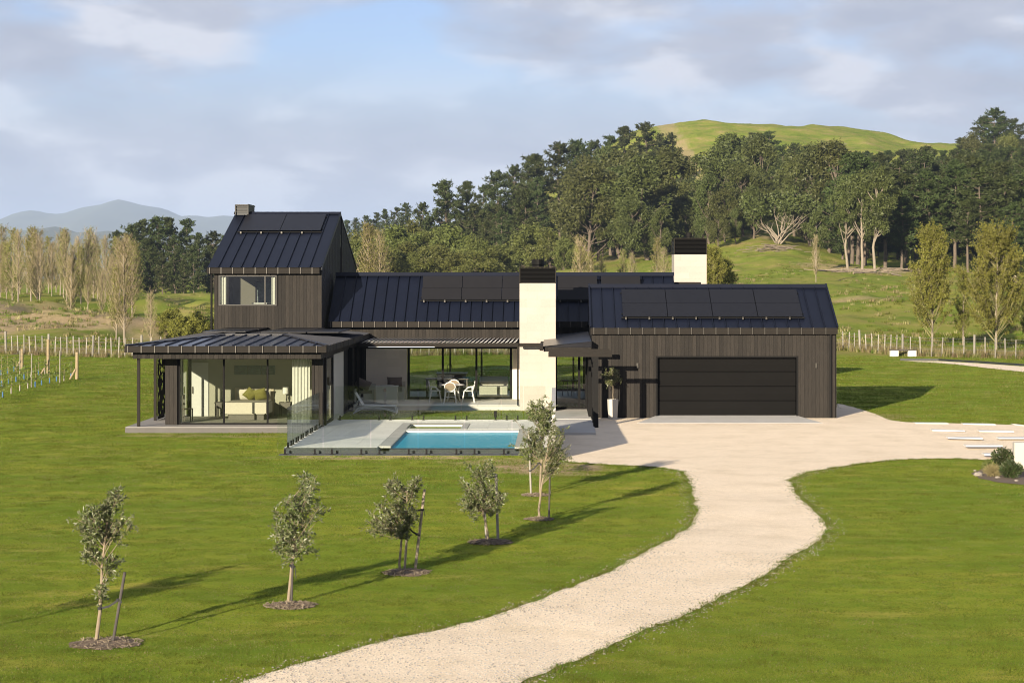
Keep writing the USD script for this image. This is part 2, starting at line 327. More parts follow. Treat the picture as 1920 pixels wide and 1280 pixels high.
mat('gravel', {
    'g': ('geometry', {}), 'v': ('voronoi_texture', {'scale': 58.0}), 'n': ('noise_texture', {'scale': .8, 'detail': 6.0, 'roughness': .65}), 'nf': ('noise_texture', {'scale': 60.0, 'detail': 3.0}),
    'rv': ('rgb_ramp', {'ramp': [(0, (.80, .685, .525)), (.5, (.745, .628, .475)), (1, (.54, .435, .315))]}), 'rn': ('rgb_ramp', {'ramp': [(.3, (.86, .845, .81)), (.5, (.97, .965, .955)), (.6, (1, 1, 1)), (.8, (1.03, 1.03, 1.03))]}),
    'bw': ('rgb_to_bw', {}), 'rc': ('map_range', {'to_min': .70, 'to_max': 1.22}), 'hs': ('hsv', {}), 'm': ('mix_color', {'blend_type': 'multiply', 'fac': 1.0, 'use_clamp': False}), 'b': ('bump', {'strength': .55, 'distance': .012}), 'p': ('principled_bsdf', {'roughness': .95, 'specular_ior_level': .1}),
}, [('g.position', 'v.vector'), ('g.position', 'n.vector'), ('g.position', 'nf.vector'), ('v.distance', 'rv.fac'), ('n.fac', 'rn.fac'), ('rv.color', 'm.a'), ('rn.color', 'm.b'), ('v.color', 'bw.color'), ('bw.val', 'rc.value'), ('rc.result', 'hs.value'), ('m.result', 'hs.color'), ('hs.color', 'p.base_color'), ('v.distance', 'b.height'), ('b.normal', 'p.normal')])
plain('mountain', (.075, .085, .045), .95, .25, .004)
mat('haze', {'v': ('principled_volume', {'color': (.58, .74, 1.0), 'density': 0.00006, 'anisotropy': .1})}, [], surface=None, volume='v.volume')

# ------------------------------------------------------------------ terrain
COLS = [-900, -300, 0, 200, 400, 660, 900, 1060, 1200, 1300, 1450, 1600, 1750, 1920, 2300, 3000]
TAB = {  # depth: the picture row at which the ground lies there, per column
    45: [666] * 16,
    55: [626, 626, 628, 632, 636, 637, 637, 637, 635, 633, 630, 626, 626, 632, 632, 632],
    65: [585, 588, 592, 600, 611, 607, 606, 605, 603, 600, 592, 586, 586, 594, 594, 594],
    78: [545, 550, 560, 576, 596, 588, 586, 584, 578, 572, 564, 558, 558, 562, 562, 562],
    95: [560, 564, 566, 572, 583, 572, 562, 552, 543, 537, 533, 532, 533, 538, 540, 540],
    115: [556, 558, 560, 565, 570, 558, 543, 530, 520, 512, 500, 510, 514, 518, 518, 518],
    140: [550, 552, 554, 557, 556, 545, 526, 506, 490, 475, 448, 478, 490, 492, 490, 490],
    170: [546, 548, 549, 551, 548, 530, 505, 480, 455, 440, 400, 430, 440, 440, 435, 435],
    210: [542, 544, 544, 545, 541, 508, 474, 438, 402, 388, 350, 368, 372, 352, 350, 350],
    260: [538, 538, 538, 539, 536, 488, 436, 384, 332, 322, 292, 310, 315, 292, 300, 300],
    320: [535, 535, 535, 535, 531, 474, 402, 330, 246, 234, 238, 243, 270, 272, 285, 285],
    430: [531, 531, 531, 531, 528, 486, 440, 400, 330, 300, 300, 310, 320, 330, 330, 330],
    700: [526, 526, 526, 526, 525, 510, 490, 470, 450, 430, 430, 430, 440, 440, 440, 440],
    1400: [523, 523, 523, 523, 522, 515, 510, 505, 500, 495, 495, 495, 495, 495, 495, 495],
    9000: [521] * 16}
_ds = np.array(sorted(TAB)) * K; _zt = np.array([[CAM_H - (y - VY) * d / 1280.0 for y in TAB[d]] for d in sorted(TAB)])
_fine = np.concatenate([np.arange(-900, 3001, 25)])
_lz = np.exp(np.linspace(math.log(45 * K), math.log(9000 * K), 300))
_t1 = PchipInterpolator(np.array(COLS, float), _zt, axis=1)(_fine)
_t2 = PchipInterpolator(np.log(_ds), _t1, axis=0)(np.log(_lz))
_ti = RegularGridInterpolator((np.log(_lz), _fine), _t2, bounds_error=False, fill_value=None)
def sstep(a, b, x): t = np.clip((x - a) / (b - a), 0, 1); return t * t * (3 - 2 * t)
def ground(x, y):
    x, y = np.asarray(x, float), np.asarray(y, float)
    yy = np.maximum(y, 45.0 * K); px = np.clip(VX + F * x / yy, -900, 3000)
    far = _ti(np.stack([np.log(np.clip(yy, 45.0 * K, 9000 * K)), px], -1))
    p3 = np.stack([x, y, 0 * x], -1)
    bump = (meshkit.fbm(p3 * np.array([.10, .045, 1]), 5, 3) - .5) * (2.4 + 2.6 * sstep(-5, -30, x)) * sstep(47 * K, 60 * K, y) + (meshkit.fbm(p3 * .03, 3, 5) - .5) * 5 * sstep(90 * K, 170 * K, y)
    near = -.10 * sstep(24.2 * K, 20.4 * K, y) + (meshkit.fbm(p3 * .35, 3, 9) - .5) * .10 * sstep(20 * K, 15 * K, y)
    return np.where(y > 45 * K, far, 0) + bump * sstep(1500 * K, 600 * K, y) + near
def gz(x, y): return float(ground(np.array([x]), np.array([y]))[0])
def axis(segs):
    out = []
    for a, b, n in segs: out += list(np.linspace(a, b, n, endpoint=False))
    return np.array(out)
gx = np.concatenate([-np.exp(np.linspace(math.log(6000), math.log(140), 40)), axis([(-138, -40, 70), (-40, -18, 55), (-18, 16, 150), (16, 60, 90), (60, 200, 90)]), np.exp(np.linspace(math.log(200), math.log(6000), 36))])
gy = np.concatenate([axis([(-40, 20, 12), (20, 24 * K, 130), (24 * K, 48 * K, 90), (48 * K, 130 * K, 150), (130 * K, 340 * K, 130)]), np.exp(np.linspace(math.log(340 * K), math.log(9000 * K), 40))])
GX, GY = np.meshgrid(gx, gy, indexing='ij')
GZ = ground(GX, GY)

# driveway and gravel court, from its outline in the photograph
drive_px = [(450, 1280), (560, 1248), (700, 1213), (820, 1185), (920, 1160), (1010, 1128), (1120, 1085), (1200, 1043), (1255, 1015), (1295, 985), (1306, 960), (1301, 930), (1292, 902), (1281, 884), (1230, 876), (1150, 872), (1100, 869), (1062, 866)]
drive_px2 = [(1920, 862), (1860, 861), (1800, 858), (1740, 858), (1680, 860), (1620, 866), (1560, 875), (1510, 884), (1480, 897), (1488, 920), (1510, 945), (1540, 970), (1551, 990), (1532, 1015), (1490, 1040), (1440, 1075), (1380, 1105), (1320, 1138), (1250, 1170), (1170, 1200), (1110, 1227), (1050, 1250), (985, 1280)]
pl = [GR(a, b, -.1) for a, b in drive_px]; pr = [GR(a, b, -.06) for a, b in drive_px2[:9]] + [GR(a, b, -.1) for a, b in drive_px2[9:]]
ks = lambda l: [(a, b * K) for a, b in l]
back = ks([(-.35, 20.3), (-1.0, 20.6), (-1.0, 24.2), (-.6, 26.0), (1.2, 26.0), (1.2, 25.2), (10.1, 25.2), (10.2, 25.4)]) + [GR(a, b) for a, b in ((1572, 757), (1600, 764), (1640, 776), (1668, 788), (1700, 792), (1780, 794), (1920, 797), (2100, 800))] + ks([(26, 20.0)])
start = ks([(-6.4, 6.6), (-9.5, 4.5), (-13, 1.0)]); end = ks([(-2.2, 6.3), (-5.5, 3.6), (-9, 0.5)])
outline = start[::-1] + pl + back + ks([(26, 19.2)]) + pr + end
def ragged(poly, amp, seed, step=.08):
    ring = sg.LineString(list(poly) + [poly[0]]).segmentize(step) if not isinstance(poly, sg.base.BaseGeometry) else sg.LineString(poly.exterior.coords).segmentize(step)
    c = np.array(ring.coords)[:-1]
    n = np.stack([meshkit.fbm(np.stack([c[:, 0] * 2.2, c[:, 1] * 2.2, 0 * c[:, 0] + k * 9.1], -1), 4, seed + k) - .5 for k in range(2)], -1)
    return sg.Polygon(c + n * amp * 2).buffer(0)
drive = ragged(sg.Polygon(outline).buffer(.25).buffer(-.25), .075, 11)
if drive.geom_type != 'Polygon': drive = max(drive.geoms, key=lambda g: g.area)
def drape(poly, lift, grid=.8):
    """a sheet over the ground: the polygon cut into grid cells so that it follows the ground"""
    import trimesh
    x0, y0, x1, y1 = poly.bounds; v, f, n = [], [], 0
    for i in np.arange(math.floor(x0 / grid), math.ceil(x1 / grid)):
        for j in np.arange(math.floor(y0 / grid), math.ceil(y1 / grid)):
            cell = sg.box(i * grid, j * grid, (i + 1) * grid, (j + 1) * grid)
            if not poly.intersects(cell): continue
            c = poly.intersection(cell)
            for g in getattr(c, 'geoms', [c]):
                if g.geom_type != 'Polygon' or g.area < 1e-5: continue
                a, b = trimesh.creation.triangulate_polygon(g, engine='earcut')
                z = ground(a[:, 0], a[:, 1]) + lift
                v.append(np.column_stack([a, z])); f.append(b + n); n += len(a)
    return np.vstack(v), np.vstack(f)

# cover of the ground
P3 = np.stack([GX, GY, 0 * GX], -1)
rough_ = sstep(43.6 * K, 45.8 * K, GY + (meshkit.fbm(P3 * .5, 3, 21) - .5) * 5)
bare_ = np.zeros_like(GX)
def blot(cx, cy, rx, ry, a=1.0):
    global bare_
    d = np.hypot((GX - cx) / rx, (GY - cy) / ry) + (meshkit.fbm(P3 * 1.6, 3, 31) - .5) * .9
    bare_ = np.maximum(bare_, a * sstep(1.1, .5, d))
blot(*GR(1010, 876, -.1), 1.5, 2.2, 1.0); blot(*GR(1070, 878, -.1), 1.1, 2.0, .95); blot(*GR(930, 866, -.1), 1.9, 1.2, .65); blot(-4.6, 19.9 * K, 4.4, .7, .8); blot(*GR(1650, 780), 1.2, 1.5, .5)
blot(-11.5, 22.4 * K, 3.5, .5, .5)
for (a, b, d, rx, ry, s) in ((90, 585, 68, 4, 3, .6), (120, 600, 64, 5, 2, .7), (180, 640, 52, 4, 1.2, .8), (40, 570, 74, 6, 2, .5), (1660, 572, 74, 5, 1.2, .6), (1600, 560, 78, 6, 1.5, .5), (1560, 500, 118, 7, 3, .6), (1720, 505, 117, 9, 3, .5), (1290, 300, 270, 4, 30, .6), (1250, 262, 305, 5, 20, .5), (1160, 478, 150, 10, 4, .5), (1440, 450, 140, 7, 3, .6), (1050, 480, 175, 9, 4, .6)):
    blot(PX(a, d * K), d * K, rx, ry * K, s)
_d = GY / K; _hill = sstep(49, 54, _d) * sstep(82, 70, _d) * sstep(-14, -22, GX * 75 / np.maximum(_d, 40))
bare_ = np.maximum(bare_, _hill * sstep(.46, .66, meshkit.fbm(P3 * np.array([.16, .07, 1]), 5, 77)) * .85)
ggrid = np.arange(len(gx) * len(gy)).reshape(len(gx), len(gy))
gf = np.stack([ggrid[:-1, :-1], ggrid[1:, :-1], ggrid[1:, 1:], ggrid[:-1, 1:]], -1).reshape(-1, 4)
lawn = usdkit.mesh(stage, free('/World/ground'), (np.stack([GX, GY, GZ], -1).reshape(-1, 3), gf), M['ground'], smooth=True)
UsdGeom.PrimvarsAPI(lawn).CreatePrimvar('cover', Sdf.ValueTypeNames.Color3fArray, 'vertex').Set(Vt.Vec3fArray.FromNumpy(np.stack([rough_, bare_, 0 * bare_], -1).reshape(-1, 3).astype(np.float32)))
tag(lawn.GetPrim(), 'green mown lawn running out into rough hill pasture', kind='structure')
solo('driveway', drape(drive, .018), 'gravel', 'pale limestone gravel driveway and court in front of the garage', kind='structure', smooth=True)

# far mountains
def ridge(name, d, pts, depth, seed, label):
    d, depth = d * K, depth * K
    xs = np.linspace(pts[0][0], pts[-1][0], 160); top = np.interp(xs, [p[0] for p in pts], [p[1] for p in pts])
    ys = np.linspace(0, 1, 26); v = []
    for t in ys:
        dd = d + (t - .5) * depth; hgt = 1 - abs(t - .5) * 2
        z = (PZ(top, d) * (hgt ** .9)) + (meshkit.fbm(np.stack([xs * .03, 0 * xs + t * 6, 0 * xs], -1), 6, seed) - .5) * 70 * (hgt + .05) - 6
        v.append(np.stack([PX(xs, d), 0 * xs + dd, z], -1))
    g = np.arange(26 * 160).reshape(26, 160); q = np.stack([g[:-1, :-1], g[:-1, 1:], g[1:, 1:], g[1:, :-1]], -1).reshape(-1, 4)
    solo(name, (np.vstack(v), q), 'mountain', label, kind='structure', smooth=True)
ridge('far_mountains', 5200, [(-900, 440), (-300, 420), (-60, 425), (20, 402), (60, 392), (120, 394), (180, 380), (228, 366), (262, 374), (300, 388), (340, 398), (420, 400), (480, 412), (620, 408), (700, 412), (800, 425), (1100, 440), (1700, 450)], 2200, 3, 'pale blue mountain range far behind on the left')
ridge('far_hills', 2600, [(-900, 450), (-300, 446), (0, 432), (90, 428), (200, 436), (300, 430), (420, 440), (520, 446), (640, 445), (800, 455), (1300, 480)], 900, 8, 'hazy lower hills in front of the far mountains')
hz = MB().box(-9000, 9000, -300, 21500, -40, 700)
solo('haze', hz, 'haze', 'thin blue air over the valley', kind='stuff')

# ================================================================== the house
house_units(True)
house = thing('house', 'black timber-clad house with steep navy metal roofs, a tower, pale stone chimneys and garage', 'house')
def boards_x(parent, x0, x1, y, zlo, zhi, holes=(), w=.142, t=.022, m='black_board', face=-1):
    """upright boards on a wall that faces -y; zlo, zhi numbers or functions of x; holes: (x0, x1, z0, z1)"""
    n = max(1, round((x1 - x0) / w)); e = np.linspace(x0, x1, n + 1)
    fn = lambda q, x: q(x) if callable(q) else q
    for a, b in zip(e[:-1], e[1:]):
        a, b = a + .003, b - .003; mid = (a + b) / 2
        spans = [(fn(zlo, mid), None)]
        cuts = sorted([(h[2], h[3]) for h in holes if h[0] < mid < h[1]]); lo = fn(zlo, mid); segs = []
        for c0, c1 in cuts:
            if c0 - lo > .03: segs.append((lo, c0, False))
            lo = max(lo, c1)
        segs.append((lo, None, True))
        for s0, s1, top in segs:
            za, zb = (fn(zhi, a), fn(zhi, b)) if top else (s1, s1)
            if min(za, zb) - s0 < .02: continue
            o = y - t - random.uniform(0, .004)
            part(parent, 'board', MB().hexa([(a, o, s0), (b, o, s0), (b, y, s0), (a, y, s0), (a, o, za), (b, o, zb), (b, y, zb), (a, y, za)]), m, yk='back')
def boards_y(parent, y0, y1, x, zlo, zhi, side=1, w=.065, t=.022, m='black_board'):
    n = max(1, round((y1 - y0) / w)); e = np.linspace(y0, y1, n + 1); fn = lambda q, v: q(v) if callable(q) else q
    for a, b in zip(e[:-1], e[1:]):
        a, b = a + .003, b - .003; xo = x + side * (t + random.uniform(0, .004)); xa, xb = min(x, xo), max(x, xo); z0 = fn(zlo, (a + b) / 2)
        if min(fn(zhi, a), fn(zhi, b)) - z0 < .02: continue
        part(parent, 'board', MB().hexa([(xa, a, z0), (xb, a, z0), (xb, b, z0), (xa, b, z0), (xa, a, fn(zhi, a)), (xb, a, fn(zhi, a)), (xb, b, fn(zhi, b)), (xa, b, fn(zhi, b))]), m, yk='stretch')
def trays(parent, x0, x1, ye, ze, yr, zr, pitch, m='roof_navy', verge=True):
    """metal roof trays with upstanding seams running from the eave (ye, ze) to the ridge (yr, zr)"""
    n = max(1, round((x1 - x0) / pitch)); e = np.linspace(x0, x1, n + 1); s = np.array([0, yr - ye, zr - ze]); L = np.linalg.norm(s); nn = np.array([0, -s[2], s[1]]) / L
    if nn[2] < 0: nn = -nn
    for i in range(n):
        a, b = e[i] + .003, e[i + 1] - .003
        mb = MB(); E, R = np.array([0, ye, ze]), np.array([0, yr, zr])
        def pt(x, q, h): return np.array([x, 0, 0]) + q + nn * h
        mb.hexa([pt(a, E, -.02), pt(b, E, -.02), pt(b, R, -.02), pt(a, R, -.02), pt(a, E, 0), pt(b, E, 0), pt(b, R, 0), pt(a, R, 0)])
        c0, c1 = b - .018, b
        mb.hexa([pt(c0, E, 0), pt(c1, E, 0), pt(c1, R, 0), pt(c0, R, 0), pt(c0, E, .042), pt(c1, E, .042), pt(c1, R, .042), pt(c0, R, .042)])
        part(parent, 'roof_tray', mb, m)
    return nn
def solar(parent, x0, w, n, ye, ze, yr, zr, t0, t1, gap=.025, lift=.065, rows=2):
    s = np.array([0, yr - ye, zr - ze]); nn = np.array([0, -s[2], s[1]]); nn = nn / np.linalg.norm(nn) * (1 if s[1] > 0 else -1)
    E = np.array([0, ye, ze])
    for i in range(n):
        a = x0 + i * (w + gap); b = a + w
        q = [np.array([a, 0, 0]) + E + s * t0 + nn * lift, np.array([b, 0, 0]) + E + s * t0 + nn * lift, np.array([b, 0, 0]) + E + s * t1 + nn * lift, np.array([a, 0, 0]) + E + s * t1 + nn * lift]
        if rows == 1: part(parent, 'solar_panel', MB().slab(*q, .035), 'solar_glass')
        else:
            m0, m1 = q[0] * .504 + q[3] * .496, q[1] * .504 + q[2] * .496; m2_, m3_ = q[0] * .496 + q[3] * .504, q[1] * .496 + q[2] * .504
            part(parent, 'solar_panel', MB().slab(q[0], q[1], m1, m0, .035), 'solar_glass'); part(parent, 'solar_panel', MB().slab(m2_, m3_, q[2], q[3], .035), 'solar_glass')
    rail = MB()
    for t in (t0 + (t1 - t0) * .12, t0 + (t1 - t0) * .88):
        a = np.array([x0 - .05, 0, 0]) + E + s * t + nn * (lift - .05); rail.bar(a, a + np.array([n * (w + gap) + .08, 0, 0]), .035)
    L0 = np.array([x0 - .06, 0, 0]) + E + s * (t0 - .02) + nn * (lift - .035); rail.bar(L0, L0 + np.array([n * (w + gap) + .1, 0, 0]), .04, .05)
    part(parent, 'panel_rail', rail, 'panel_frame')
    cl = MB()
    for k in np.arange(x0 + .1, x0 + n * (w + gap), .86):
        c = np.array([k, 0, 0]) + E + s * (t0 - .03) + nn * (lift - .045); cl.box(c[0] - .03, c[0] + .03, c[1] - .05, c[1] + .02, c[2] - .04, c[2] + .05)
    part(parent, 'panel_clamp', cl, 'bracket_grey', kind='stuff')
def gutter(parent, x0, x1, yf, z0, z1, pitch=.445, depth=.13, m='gutter_brown'):
    g = MB().box(x0, x1, yf, yf + .012, z0, z1).box(x0, x1, yf + .012, yf + depth, z0, z0 + .012).box(x0, x1, yf - .012, yf, z1 - .022, z1).box(x0, x0 + .01, yf + .012, yf + depth, z0 + .012, z1).box(x1 - .01, x1, yf + .012, yf + depth, z0 + .012, z1)
    g.box(x0, x1, yf - .008, yf, z0 + .07, z0 + .082)
    gp = part(parent, 'gutter', g, m)
    b = MB()
    for k in np.arange(x0 + .12, x1, pitch): b.box(k - .014, k + .014, yf - .019, yf - .012, z0 - .004, z1 + .012)
    part(parent, 'gutter_bracket', b, 'bracket_grey', kind='stuff')
def stones(parent, x0, x1, y0, y1, z0, z1, rows, seed, bw=.62, m='limestone'):
    """a stone-faced block: each front stone its own piece on a core"""
    r = random.Random(seed); hs = (z1 - z0) / rows
    for k in range(rows):
        x = x0; first = True
        while x < x1 - .02:
            w = bw * r.uniform(.85, 1.15) * (.5 if first and k % 2 else 1); first = False
            e = min(x + w, x1)
            if x1 - e < .18: e = x1
            d = r.uniform(.0, .003)
            part(parent, 'stone_block', MB().box(x + .0007, e - .0007, y0 - .016 - d, y0, z0 + k * hs + .0007, z0 + (k + 1) * hs - .0007), m, yk='back')
            x = e

# ---- garage
GD, GX0, GX1 = 24.95, 1.26, 10.17
gw = part(house, 'garage_wall', MB().box(GX0, 3.63, GD, GD + .14, 0, 3.1).box(8.77, GX1, GD, GD + .14, 0, 3.1).box(3.63, 8.77, GD, GD + .14, 2.25, 3.1).box(GX1 - .14, GX1, GD + .14, GD + 2.1, 0, 3.3).box(GX0, GX1 - .14, GD + 2.05, GD + 2.1, 0, 3.3).box(GX0, GX0 + .14, GD + .14, GD + 2.05, 0, 3.3), 'dark_frame')
boards_x(gw, GX0, GX1 - .02, GD, .03, 3.09, [(3.63, 8.77, 0, 2.25)])
boards_y(gw, GD - .02, GD + 2.1, GX1, .03, 3.28)
gb = MB()
for sx in (GX0 + .02, GX1 - .01):
    gb.add([(sx, GD, 3.3), (sx, GD + 1.05, 4.82), (sx, GD + 2.1, 3.3), (sx + .02, GD, 3.3), (sx + .02, GD + 1.05, 4.82), (sx + .02, GD + 2.1, 3.3)], [[0, 1, 2], [3, 5, 4]]).add([(sx, GD, 3.3), (sx, GD + 1.05, 4.82), (sx + .02, GD + 1.05, 4.82), (sx + .02, GD, 3.3)], [[0, 1, 2, 3]])
part(gw, 'gable_end', gb, 'black_board')
gr = part(house, 'garage_roof', MB().slab((GX0, GD - .02, 3.27), (GX1, GD - .02, 3.27), (GX1, GD + 1.05, 4.80), (GX0, GD + 1.05, 4.80), .05).slab((GX0, GD + 1.05, 4.80), (GX1, GD + 1.05, 4.80), (GX1, GD + 2.14, 3.25), (GX0, GD + 2.14, 3.25), .05), 'black_metal')
ye, ze, yr, zr = GD - .035, 3.31, GD + 1.05, 4.85
trays(gr, GX0 - .05, GX1 + .05, ye, ze, yr, zr, .452)
trays(gr, GX0 - .05, GX1 + .05, GD + 2.15, 3.28, yr, zr, .452)
part(gr, 'ridge_cap', MB().hexa([(GX0 - .07, yr - .10, zr - .10), (GX1 + .07, yr - .10, zr - .10), (GX1 + .07, yr + .16, zr - .06), (GX0 - .07, yr + .16, zr - .06), (GX0 - .07, yr - .02, zr + .05), (GX1 + .07, yr - .02, zr + .05), (GX1 + .07, yr + .03, zr + .05), (GX0 - .07, yr + .03, zr + .05)]), 'roof_navy')
for sx in (GX0 - .08, GX1 + .02): part(gr, 'barge_flashing', MB().hexa([(sx, ye, ze - .05), (sx + .06, ye, ze - .05), (sx + .06, yr, zr - .05), (sx, yr, zr - .05), (sx, ye - .04, ze + .06), (sx + .06, ye - .04, ze + .06), (sx + .06, yr - .02, zr + .07), (sx, yr - .02, zr + .07)]), 'roof_navy')
solar(gr, 2.42, 1.635, 4, ye, ze, yr, zr, .24, .88)
gutter(gr, GX0 - .05, GX1 + .05, GD - .06, 3.08, 3.31)
gd = part(house, 'garage_door', MB().box(3.66, 8.74, GD + .10, GD + .12, .1, 2.22), 'dark_frame')
for k in range(4):
    z0 = .10 + k * .53
    prof = [(0, 0), (-.018, .03), (-.026, .27), (-.018, .50), (0, .526)]
    mb = MB()
    for (a, za), (b, zb) in zip(prof[:-1], prof[1:]): mb.add([(3.67, GD + .09 + a, z0 + za), (8.73, GD + .09 + a, z0 + za), (8.73, GD + .09 + b, z0 + zb), (3.67, GD + .09 + b, z0 + zb)], [[0, 1, 2, 3]])
    mb.box(3.67, 8.73, GD + .095, GD + .105, z0, z0 + .526)
    part(gd, 'door_panel', mb, 'garage_black')
part(gd, 'door_frame', MB().box(3.60, 3.66, GD - .011, GD + .1, 0, 2.28).box(8.74, 8.80, GD - .011, GD + .1, 0, 2.28).box(3.66, 8.74, GD - .011, GD + .1, 2.22, 2.28), 'dark_frame')
part(house, 'downpipe', MB().tube([(9.98, GD - .005, 3.1), (9.98, GD, 2.9), (9.98, GD, .05)], .042, 10), 'black_metal')
for xk in (PX(1195, GD), PX(1530, GD)):
    zk = PZ(685, GD); wl = part(house, 'wall_light', MB().box(xk - .035, xk + .035, GD - .036, GD + .03, zk - .09, zk + .09), 'bracket_grey')

# ---- main range behind the terrace
MD = 27.8
ML, MR = -9.3, 4.87
mw = part(house, 'upper_wall', MB().box(ML, MR, MD, MD + .14, 2.5, 3.3), 'dark_frame')
boards_x(mw, -9.2, -1.5, MD, 2.62, 3.12)
boards_x(mw, -.05, 1.3, MD, 2.62, 3.12)
mr = part(house, 'main_roof', MB().slab((ML, MD - .1, 3.29), (MR, MD - .1, 3.29), (MR, MD + .92, 5.27), (ML, MD + .92, 5.27), .05).slab((ML, MD + .92, 5.27), (MR, MD + .92, 5.27), (MR, MD + 2.08, 3.2), (ML, MD + 2.08, 3.2), .05), 'black_metal')
ye, ze, yr, zr = MD - .11, 3.36, MD + .92, 5.31
trays(mr, ML, MR, ye, ze, yr, zr, .447)
trays(mr, ML, MR, MD + 2.09, 3.26, yr, zr, .9)
part(mr, 'ridge_cap', MB().hexa([(ML, yr - .10, zr - .10), (MR + .03, yr - .10, zr - .10), (MR + .03, yr + .16, zr - .06), (ML, yr + .16, zr - .06), (ML, yr - .02, zr + .05), (MR + .03, yr - .02, zr + .05), (MR + .03, yr + .03, zr + .05), (ML, yr + .03, zr + .05)]), 'roof_navy')
solar(mr, PX(790, 28.05), 1.63, 3, ye, ze, yr, zr, .44, .93)
solar(mr, PX(1046, 28.05), 1.63, 1, ye, ze, yr, zr, .44, .93)
solar(mr, PX(1128, 28.05), 1.63, 1, ye, ze, yr, zr, .44, .93)
gutter(mr, ML, -1.5, MD - .13, 3.13, 3.36)
gutter(mr, -.02, 1.2, MD - .13, 3.13, 3.36)
part(house, 'main_gable', MB().add([(MR, MD, 0), (MR, MD + 2.05, 0), (MR, MD + 2.05, 3.2), (MR, MD + .92, 5.24), (MR, MD, 3.3), (MR - .15, MD, 0), (MR - .15, MD + 2.05, 0), (MR - .15, MD + 2.05, 3.2), (MR - .15, MD + .92, 5.24), (MR - .15, MD, 3.3)], [[0, 1, 2], [0, 2, 3], [0, 3, 4], [5, 7, 6], [5, 8, 7], [5, 9, 8], [0, 5, 6], [0, 6, 1], [1, 6, 7], [1, 7, 2]]), 'black_board')
# stone wall and glazing on the terrace
sw = part(house, 'stone_wall', MB().box(-7.98, -6.12, MD, MD + .2, .2, 2.5).box(-1.83, -1.2, MD, MD + .2, .2, 2.5).box(-6.12, -1.83, MD, MD + .2, 2.36, 2.5), 'white_render')
stones(sw, -7.96, -6.12, MD, MD, .2, 2.5, 7, 3, m='shade_lifted_limestone')  # shaded wall stones: fill light put into their base colour
stones(sw, -1.83, -1.47, MD, MD, .2, 2.5, 7, 4, m='shade_lifted_limestone')
def glazing(parent_name, x0, x1, y, z0, z1, mull, label=None, fw=.07, frame='dark_frame', glass='window_glass', d=.09):
    w = free(house + '/' + parent_name)
    UsdGeom.Xform.Define(stage, w)
    if label: tag(stage.GetPrimAtPath(w), label)
    fr = MB().box(x0, x0 + fw, y, y + d, z0, z1).box(x1 - fw, x1, y, y + d, z0, z1).box(x0 + fw, x1 - fw, y, y + d, z1 - fw, z1).box(x0 + fw, x1 - fw, y, y + d, z0, z0 + fw)
    for m in mull: fr.box(m - fw / 2, m + fw / 2, y + .004, y + d - .004, z0 + fw, z1 - fw)
    part(w, 'frame', fr, frame)
    e = [x0 + fw] + [q for m in mull for q in (m - fw / 2, m + fw / 2)] + [x1 - fw]
    for a, b in zip(e[::2], e[1::2]): part(w, 'pane', MB().add([(a, y + .013, z0 + fw), (b, y + .013, z0 + fw), (b, y + .013, z1 - fw), (a, y + .013, z1 - fw)], [[0, 1, 2, 3]]), glass)
    return w
glazing('sliding_door', -6.10, -1.85, MD + .02, .2, 2.36, [PX(830, MD), PX(893, MD)], 'wide black-framed glass doors on the terrace', fw=.085)
RD = 29.85
glazing('rear_window', -6.7, -1.2, RD, .2, 2.45, [PX(844, RD), PX(903, RD)], fw=.08)
glazing('rear_window', -1.0, 1.2, RD, .2, 2.45, [PX(1075, RD)], fw=.08)
part(house, 'inner_wall', MB().box(-8.1, -6.7, RD, RD + .1, .2, 2.5).box(-8.1, -8.0, MD + .2, RD, .2, 2.5).box(1.2, 4.7, RD, RD + .1, .0, 3.2).box(-1.2, -1.0, RD, RD + .1, .2, 2.5), 'oat_wall')
part(house, 'inner_floor', MB().box(-8.0, 4.7, MD + .2, RD + .1, .0, .195), 'floor_board')
part(house, 'ceiling', MB().box(-8.0, 4.7, MD + .2, RD, 2.5, 2.6), 'oat_wall')
part(house, 'partition', MB().box(1.22, 1.32, 26.4, RD, .0, 2.5), 'oat_wall')

# ---- chimneys
def chimney(name, x0, x1, y0, y1, z0, zs, zc, rows, seed, flue, label):
    c = part(house, name, MB().box(x0, x1, y0, y1, z0, zs), 'limestone', label)
    stones(c, x0, x1, y0, y1, z0, zs, rows, seed)
    cap = MB().box(x0 + .02, x1 - .02, y0 + .03, y1 - .03, zs, zc - .06)
    part(c, 'vent_core', cap, 'edging')
    fr = MB()
    for xx_ in (x0 - .01, x1 - .03): 
        for y_ in (y0 - .012, y1 - .03): fr.box(xx_, xx_ + .04, y_, y_ + .04, zs, zc)
    fr.box(x0 - .012, x1 + .012, y0 - .014, y1 + .012, zc - .02, zc + .015)
    part(c, 'vent_frame', fr, 'gutter_brown')
    n = 11; lv = MB()
    for k in range(n):
        z = zs + .03 + k * (zc - zs - .06) / n
        lv.hexa([(x0 + .03, y0 - .005, z), (x1 - .03, y0 - .005, z), (x1 - .03, y0 + .03, z + .03), (x0 + .03, y0 + .03, z + .03), (x0 + .03, y0 - .005, z + .014), (x1 - .03, y0 - .005, z + .014), (x1 - .03, y0 + .03, z + .044), (x0 + .03, y0 + .03, z + .044)])
        for s0, s1 in ((x0 - .005, x0 + .02), (x1 - .02, x1 + .005)): lv.box(s0, s1, y0 + .03, y1 - .03, z, z + .016)
    part(c, 'vent_louvres', lv, 'dark_frame', kind='stuff')
    fx, fr_, fz = flue
    part(c, 'flue', MB().lathe([(fr_ * .86, zc), (fr_ * .86, zc + fz * .35), (fr_, zc + fz * .36), (fr_, zc + fz), (fr_ * .9, zc + fz), (fr_ * .88, zc + fz * .6), (0.001, zc + fz * .6)], (fx, (y0 + y1) / 2, 0), 18), 'black_metal', smooth=35)
